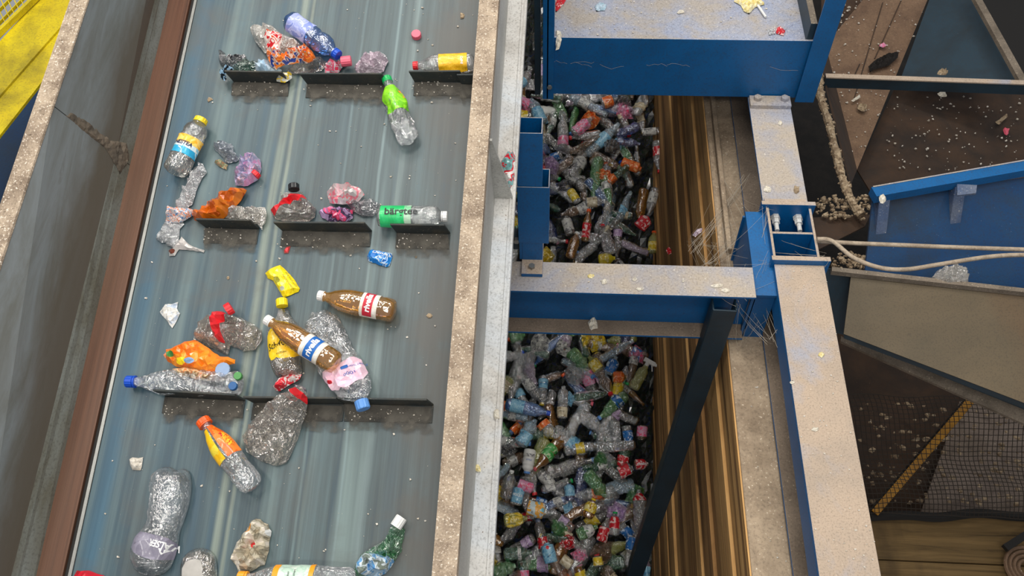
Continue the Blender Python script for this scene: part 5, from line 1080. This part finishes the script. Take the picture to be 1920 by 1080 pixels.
for (x, y) in ((1612, 566), (1604, 620), (1737, 593), (1728, 661), (1725, 570)):
    p = onf(CVF, x, y, .002); mb = MB()
    for i in range(7): mb.bar(p+(0, 0, .004), p+np.array([rnd.uniform(-.022, .022), rnd.uniform(-.016, .016), rnd.uniform(.006, .02)]), .004, .003)
    mb.build('fluffy_rivet', M['chunk'], cv)
# cables
def cable(label, pts, z, r=.0095):
    o = MB().tube(catmull(W(pts, z), 8), r, 8).build('cable', M['cable'], smooth=True); tag(o, label, 'cable', 'dusty cables running to the right')
cable('straight dusty cable running right from the bolted joint, the upper one', [(1532, 452), (1600, 456), (1700, 460), (1800, 464), (2000, 470), (2400, 478)], -.90)
cable('sagging dusty cable running right from the bolted joint, the lower one', [(1532, 448), (1560, 452), (1600, 483), (1650, 502), (1700, 505), (1760, 496), (1850, 482), (1920, 478), (2000, 482), (2400, 496)], -.87)
cable('thin hanging wire end below the cables at the far right edge', [(1925, 440), (1920, 500), (1909, 558)], [-.9, -1.0, -1.1], .004) if False else None
# wire mesh guard, yellow brace, floors below
def quad_pt(q, s, t): return q[0]*(1-s)*(1-t)+q[1]*s*(1-t)+q[2]*s*t+q[3]*(1-s)*t
q = W([(1570, 742), (2010, 742), (2010, 975), (1625, 962)], [-2.55, -2.55, -3.0, -3.0]); ms = MB(); rnd = random.Random(2)
n1, n2 = 46, 25
def mp(s, t):
    p = quad_pt(q, s, t); fold = .05*math.sin(t*9.4); return p+np.array([.0, .02*nz((s*5, t*5)), fold*.6+.02*nz((s*4, t*4), 3)])
for i in range(n1+1): ms.tube([mp(i/n1, t/12) for t in range(13)], .0024, 4, caps=False)
for j in range(n2+1): ms.tube([mp(s/20, j/n2) for s in range(21)], .0024, 4, caps=False)
o = ms.build('wire_mesh_screen', M['wire']); tag(o, 'sagging rusty wire mesh screen at lower right, beyond the long beige beam', 'mesh')
mb = MB(); mb.bar(atz(1640, 962, -3.05), atz(1834, 735, -2.65), .045, .03, 0); mb.bar(atz(1634, 958, -3.08), atz(1826, 735, -2.68), .03, .03, 1); o = mb.build('diagonal_brace', [M['yellowdark'], M['black']], bevel=.003); tag(o, 'worn yellow diagonal bar under the wire mesh', 'brace')
o = plate('floor_panel', [(1560, 600), (2700, 720), (2700, 1010), (1600, 985)], [-3.3, -3.3, -3.5, -3.5], M['brownplate2'], 'dark littered floor panel under the left half of the wire mesh', 'floor panel')
o = plate('floor_panel', [(1800, 752), (2700, 790), (2700, 1000), (1725, 965)], [-3.24, -3.24, -3.44, -3.44], dirty('pinkish_grey_floor', L(138, 124, 114), L(112, 98, 86), 3, .4, .7, .9, 0, L(200, 190, 170), .3), 'pale grey floor panel under the right half of the wire mesh', 'floor panel')
mb = MB(); yy = atz(1760, 965, -3.15)[1]
for k in range(7): mb.box(1.9, 4.6, yy-.30*(k+1)+.008, yy-.30*k, -3.22, -3.15+.004*(k % 3))
o = mb.build('plank_floor', M['floorwood'], bevel=.006); tag(o, kind='structure'); o.name = 'lower_plank_floor'  # floor of planks on the lower level
mb = MB(); mb.tube(catmull(W([(1630, 968), (1700, 966), (1760, 970), (1830, 962), (1900, 968), (2000, 972)], -3.1), 5), .03, 6); o = mb.build('rubber_strip', M['black']); tag(o, 'black rubber strip lying along the plank floor edge', 'strip')
mb = MB(); cc = atz(1925, 1068, -3.1)
for r in (.05, .075, .10, .125): mb.tube([cc+np.array([r*math.cos(a*PI/16), r*math.sin(a*PI/16), .01+r*.1]) for a in range(33)], .011, 6, caps=False)
o = mb.build('hose_coil', M['brownplate']); tag(o, 'coiled brown hose in the bottom right corner', 'coil')
mb = MB(); mb.bar(atz(1884, 1028, -3.05), atz(1960, 980, -3.05), .04, .03); o = mb.build('dark_bar', M['black']); tag(o, 'short black bar above the coiled hose', 'bar')
# litter on the lower floors, seen through the mesh
mb = MB(); rnd = random.Random(8); mats = [M['paper'], M['chunk'], S_yel, S_red, S_green]
for i in range(170):
    px, py = rnd.uniform(1600, 1915), rnd.uniform(765, 955); p = atz(px, py, -3.3); crumb(mb, None, p[0], p[1], rnd.uniform(.007, .03), -3.225-(955-py)*-.0, i, .4); mb.mi[-(len(mb.mi) and 1):] = mb.mi[-1:]
o = mb.build('floor_litter', M['chunk']); tag(o, 'pale litter flakes scattered on the floor under the wire mesh', 'litter', kind='stuff')
mb = MB()
for i in range(150):
    px, py = rnd.uniform(1560, 1730), rnd.uniform(0, 310)
    if (px-1548)/60 > 1 and py > 318-(px-1607)*2.3: continue
    p = atz(px, py, -1.94); crumb(mb, None, p[0], p[1], rnd.uniform(.002, .010), -1.94, i, .5)
for i in range(140):
    px, py = rnd.uniform(1660, 1915), rnd.uniform(180, 320); p = atz(px, py, -2.08); crumb(mb, None, p[0], p[1], rnd.uniform(.002, .011), -2.08, i+500, .5)
for i in range(60):
    px, py = rnd.uniform(1560, 1650), rnd.uniform(0, 60); p = atz(px, py, -2.0); crumb(mb, None, p[0], p[1], rnd.uniform(.004, .016), -2.0, i+900, .5)
o = mb.build('chute_litter', M['paper']); tag(o, 'pale flakes scattered over the chute floor plates', 'litter', kind='stuff')
mb = MB()
for i in range(240):
    px = rnd.uniform(1530, 1640) if i < 130 else rnd.uniform(1560, 1650); py = (rnd.uniform(370, 412) if i < 130 else rnd.uniform(478, 506)); p = atz(px, py, -1.4); crumb(mb, None, p[0], p[1], rnd.uniform(.005, .018), -1.4+rnd.uniform(0, .02), i, .6)
o = mb.build('dust_drift', M['chunk']); tag(o, 'drift of pale dust flakes on the shelf below the caked hose', 'dust', kind='stuff')
# countable scraps
LB = level(Z0); LP = level(Z0+.34); LF = Frame(BELT.mat(0, 0, -.25).translation, BELT.U, BELT.V)
def scrap(name, label, cat, pts, frame, mt, t=.012, seed=1, base=.001, cr=.8, cell=.008, **k): return pillow(name, label, cat, pts, t, mt, frame=frame, seed=seed, cr=cr, cell=cell, flat=True, smooth=0, base=base, **k)
def blob(cx, cy, rx, ry, seed, n=9):
    r = random.Random(seed); return [(cx+rx*r.uniform(.6, 1.1)*math.cos(a*2*PI/n), cy+ry*r.uniform(.6, 1.1)*math.sin(a*2*PI/n)) for a in range(n)]
fl_y = dirty('cream_flake', L(226, 204, 120), L(236, 226, 190), 60, .4, .6, .8); fl_w = dirty('white_flake', L(228, 222, 208), L(206, 196, 176), 60, .4, .6, .8)
for i, (x, y, rx, ry, mt, fr, lab) in enumerate((
    (1108, 517, 7, 5, fl_y, LB, 'small cream flake, leftmost on the cross beam top'), (1133, 527, 8, 6, fl_w, LB, 'curled white flake second from the left on the cross beam top'),
    (1190, 523, 5, 4, fl_w, LB, 'small white flake in the middle of the cross beam top'), (1200, 541, 9, 4, fl_w, LB, 'thin white sliver at the front edge of the cross beam top'),
    (1345, 535, 14, 4, fl_w, LB, 'long white sliver near the right end of the cross beam top'), (1361, 543, 9, 5, fl_w, LB, 'white flake nearest to the bolted joint on the cross beam'),
    (1281, 526, 3, 3, fl_w, LB, 'tiny white crumb between middle flakes and sliver on the cross beam'),
    (1493, 355, 8, 9, M['chunk'], LB, 'brownish curled flake on the upper long beam above the bolted joint'), (1440, 354, 10, 8, fl_w, LB, 'pale curled flake ring beside the brownish flake above the joint'),
    (1463, 230, 6, 5, fl_w, LB, 'small pale flake on the upper long beam, near the platform'), (1540, 664, 7, 6, fl_y, LB, 'cream folded flake on the long beige beam right of centre'),
    (1528, 804, 8, 5, fl_w, LB, 'grey-white curled flake lower on the long beige beam'), (1486, 716, 5, 4, fl_w, LB, 'small white flake at the left edge of the long beige beam'),
    (895, 878, 9, 9, fl_y, LF, 'yellow flake on the pale conveyor flange'), (931, 776, 8, 13, fl_w, LF, 'white flake at the outer edge of the pale conveyor flange'),
    (1276, 22, 7, 4, fl_w, LP, 'small white scrap in the middle of the chequer plate'))):
    scrap('paint_flake', lab, 'flake', blob(x, y, rx, ry, i), fr, mt, t=.008, seed=100+i, cell=.006)
LWZ = level(Z0-.315)
scrap('paper_scrap', 'crumpled cream scrap on the lower flange of the cross beam', 'scrap', blob(1113, 606, 13, 14, 31), LWZ, fl_w, .02, 131)
scrap('paper_scrap', 'smooth white oval scrap at right end of the cross beam lower flange', 'scrap', blob(1344, 616, 11, 10, 32), LWZ, fl_w, .015, 132, cr=.3)
scrap('paper_scrap', 'blue-white folded scrap on the chequer plate, upper left', 'scrap', [(1115, 10), (1125, 3), (1138, 8), (1134, 18), (1118, 20)], LP, dirty('blue_white_scrap', L(190, 206, 220), L(150, 180, 196), 40, .4, .6, .8), .01, 133)
scrap('paper_label', 'red and white label in the left corner of the chequer plate', 'label', [(1041, -8), (1066, -8), (1056, 8), (1042, 22)], LP, HL['red'], .008, 134)
scrap('paper_scrap', 'jagged tan scrap on the chequer plate, upper right', 'scrap', [(1376, 0), (1395, -6), (1430, 0), (1434, 6), (1415, 12), (1405, 24), (1395, 18), (1390, 8)], LP, fl_y, .02, 135)
o = MB().tube(W([(1421, 10), (1436, 32)], Z0+.348), .006, 8).build('drinking_straw', S_white); tag(o, 'short pale straw beside the jagged tan scrap on the chequer plate', 'straw')
scrap('paper_scrap', 'small red and white scrap on the chequer plate, right front', 'scrap', [(1455, 52), (1464, 48), (1473, 56), (1470, 65), (1456, 62)], LP, HL['red'], .012, 136)
scrap('plastic_film', 'grey film scrap at right front corner of the chequer plate', 'film', [(1440, 55), (1452, 53), (1454, 62), (1442, 64)], LP, P_film, .012, 137)
scrap('plastic_film', 'pale film strip hanging at the left front corner of the platform deck', 'film', [(1042, 56), (1052, 58), (1054, 70), (1048, 90), (1042, 92)], LP, fl_w, .02, 138)
LC = level(-1.92)
scrap('black_rag', 'black crumpled rag on the dusty triangular chute floor', 'rag', [(1629, 122), (1640, 112), (1665, 100), (1686, 96), (1684, 106), (1668, 120), (1640, 128), (1632, 133)], LC, solid('black_cloth', L(26, 22, 20), .9), .03, 140)
scrap('paper_scrap', 'pale blue sliver on the lower tip of the chute floor', 'scrap', [(1596, 188), (1612, 176), (1614, 182), (1600, 190)], LC, fl_w, .01, 141)
scrap('paper_scrap', 'greyish crumpled scrap below the pale sliver on the chute floor', 'scrap', blob(1618, 200, 11, 9, 41), LC, M['chunk'], .015, 142)
scrap('paper_scrap', 'small pink scrap above the black rag', 'scrap', blob(1655, 84, 8, 5, 42), LC, HL['pink'], .01, 143)
LD = level(-2.06)
scrap('plastic_chip', 'red-pink chip on dark plate near the right edge', 'chip', blob(1887, 245, 8, 8, 43), LD, S_pink, .012, 144)
scrap('paper_scrap', 'tan folded strip above the red-pink chip at the right edge', 'scrap', [(1867, 228), (1888, 212), (1890, 218), (1872, 234)], LD, M['chunk'], .012, 145)
scrap('paper_scrap', 'white curled scrap hanging just below the dusty cross bar', 'scrap', blob(1768, 176, 10, 7, 44), level(-1.6), fl_w, .02, 146)
scrap('foam_ring', 'twisted pale fibre knot sitting on the dusty cross bar', 'fibre knot', blob(1768, 134, 14, 7, 45), level(-1.45), M['chunk'], .03, 147)
LH = HPF
scrap('paper_label', 'white label with two red spots, stuck on the hopper wall', 'label', [(1652, 426), (1656, 416), (1668, 414), (1680, 452), (1655, 454)], LH, printed('white_red_spots', [L(214, 206, 200), L(196, 50, 76), L(224, 220, 214)], 22, seed=3), .012, 150, cr=.2)
scrap('food_packet', 'clear and tan food packet with blue panel, behind the cables', 'packet', [(1616, 500), (1634, 464), (1668, 462), (1688, 476), (1684, 498), (1650, 508)], LH, printed('tan_clear_print', [L(186, 160, 126), L(160, 140, 116), L(200, 190, 176)], 16, seed=4), .03, 151, cr=.5, base=.01,
      parts=[('blue_panel', [(1652, 470), (1662, 470), (1664, 494), (1652, 496)], solid('packet_blue', L(60, 120, 170)))], texts=[('Poulet', (1672, 497), (1669, 466), .026, INKK)])
scrap('plastic_film', 'crumpled clear and tan film resting on the cover edge below the cables', 'film', [(1750, 516), (1760, 503), (1790, 496), (1812, 502), (1818, 524), (1780, 526)], level(-1.27), P_filmW, .05, 152)
scrap('foil_scrap', 'silvery foil scrap at the top of the left hopper rib', 'scrap', blob(1655, 372, 9, 10, 47), level(-1.06), fl_w, .02, 153)
# cobwebs around the joint
rnd = random.Random(13); mb = MB()
anch = [((1437, 392), -.87), ((1430, 482), -.87), ((1392, 562), -.92), ((1540, 482), -.87), ((1345, 462), -1.25), ((1320, 500), -.9), ((1352, 330), -1.25), ((1410, 600), -1.1), ((1388, 640), -1.2), ((1455, 640), -1.0), ((1360, 420), -1.25), ((1300, 455), -1.3), ((1425, 430), -1.0)]
for k in range(64):
    (a, za_), (b, zb_) = rnd.sample(anch, 2); A, B = atz(*a, za_), atz(*b, zb_)
    A = A+np.array([rnd.uniform(-.03, .03) for _ in range(3)]); B = B+np.array([rnd.uniform(-.03, .03) for _ in range(3)]); sag = rnd.uniform(.0, .07)
    mb.tube([A+(B-A)*t+np.array([.01*nz((t*4, k)), 0, -sag*4*t*(1-t)]) for t in [i/8 for i in range(9)]], rnd.choice((.0003, .0004, .0007)), 4, caps=False)
for (a, z1, b, z2, n) in (((1400, 330), -1.2, (1300, 470), -1.25, 9), ((1385, 440), -1.1, (1320, 500), -1.2, 6)):
    for k in range(n):
        A = atz(*a, z1)+np.array([rnd.uniform(-.02, .02) for _ in range(3)]); B = atz(b[0]+rnd.uniform(-14, 14), b[1]+rnd.uniform(-10, 10), z2)
        mb.tube([A+(B-A)*t+np.array([.02*nz((t*3, k*2.)), 0, -.1*t*(1-t)]) for t in [i/8 for i in range(9)]], .0007, 4, caps=False)
for k in range(7):
    x = rnd.uniform(1000, 1480); A = atz(x, rnd.uniform(60, 150), Z0+.2); A[1] = 1.892; pts = [A]
    for i in range(6): pts.append(pts[-1]+np.array([rnd.uniform(.008, .03), 0, rnd.uniform(-.012, .012)]))
    mb.tube(pts, .0004, 4, caps=False)
o = mb.build('cobweb', M['web_silk']); tag(o, 'dusty cobweb strands strung around the bolted joint and the timber wall', 'cobweb', kind='stuff')
scrap('paper_scrap', 'pale lilac film caught in the cobweb over the timber wall', 'scrap', [(1298, 440), (1306, 430), (1318, 426), (1316, 434), (1304, 444)], level(-1.25), P_pink, .01, 160)
scrap('paper_scrap', 'tiny red and white scrap on the timber wall above the cross beam', 'scrap', blob(1255, 470, 7, 8, 49), level(-2.2), HL['red'], .015, 161)
# ---- upper left: yellow stair frame with grating, blue cover below
yf = grp('yellow_stair_frame', 'bright yellow steel frame with grating in the top left corner', 'frame', (50, 80), -.4)
plate('top_plate', [(-160, 215), (-30, 110), (96, -30), (190, -60), (158, 0), (-10, 190), (-170, 330)], -.42, M['yellow'], parent=yf, th=.012)
plate('front_plate', [(-170, 328), (-10, 186), (160, -6), (150, 62), (-10, 266), (-170, 420)], [-.43, -.43, -.43, -.52, -.52, -.52], M['yellow'], parent=yf, th=.012)
mb = MB(); mb.bar(atz(-160, 215, -.40), atz(104, -40, -.40), .018, .03); mb.build('rail', M['yellow'], yf, bevel=.002)
mb = MB()
for i in range(12):
    a = atz(-150+i*18, -40, -.43); b = atz(-190+i*18-60, 120, -.43)
for k in range(26):
    t = k/25; A = atz(-120+210*t, 190-215*t, -.43); d1 = atz(-120-40+210*t, 190-215*t-85, -.43); mb.bar(A, d1, .004, .012)
for k in range(6):
    A = atz(-120-k*8, 190-k*16, -.43); B = atz(90-k*8, -25-k*16, -.43); mb.bar(A, B, .004, .016)
mb.build('grating', M['yellow'], yf)
o = plate('blue_cover', [(-200, 425), (-10, 258), (150, 60), (125, 200), (30, 560), (-200, 700)], -.95, M['hopper'], 'dark blue steel cover below the yellow frame, left of the conveyor guard', 'cover')
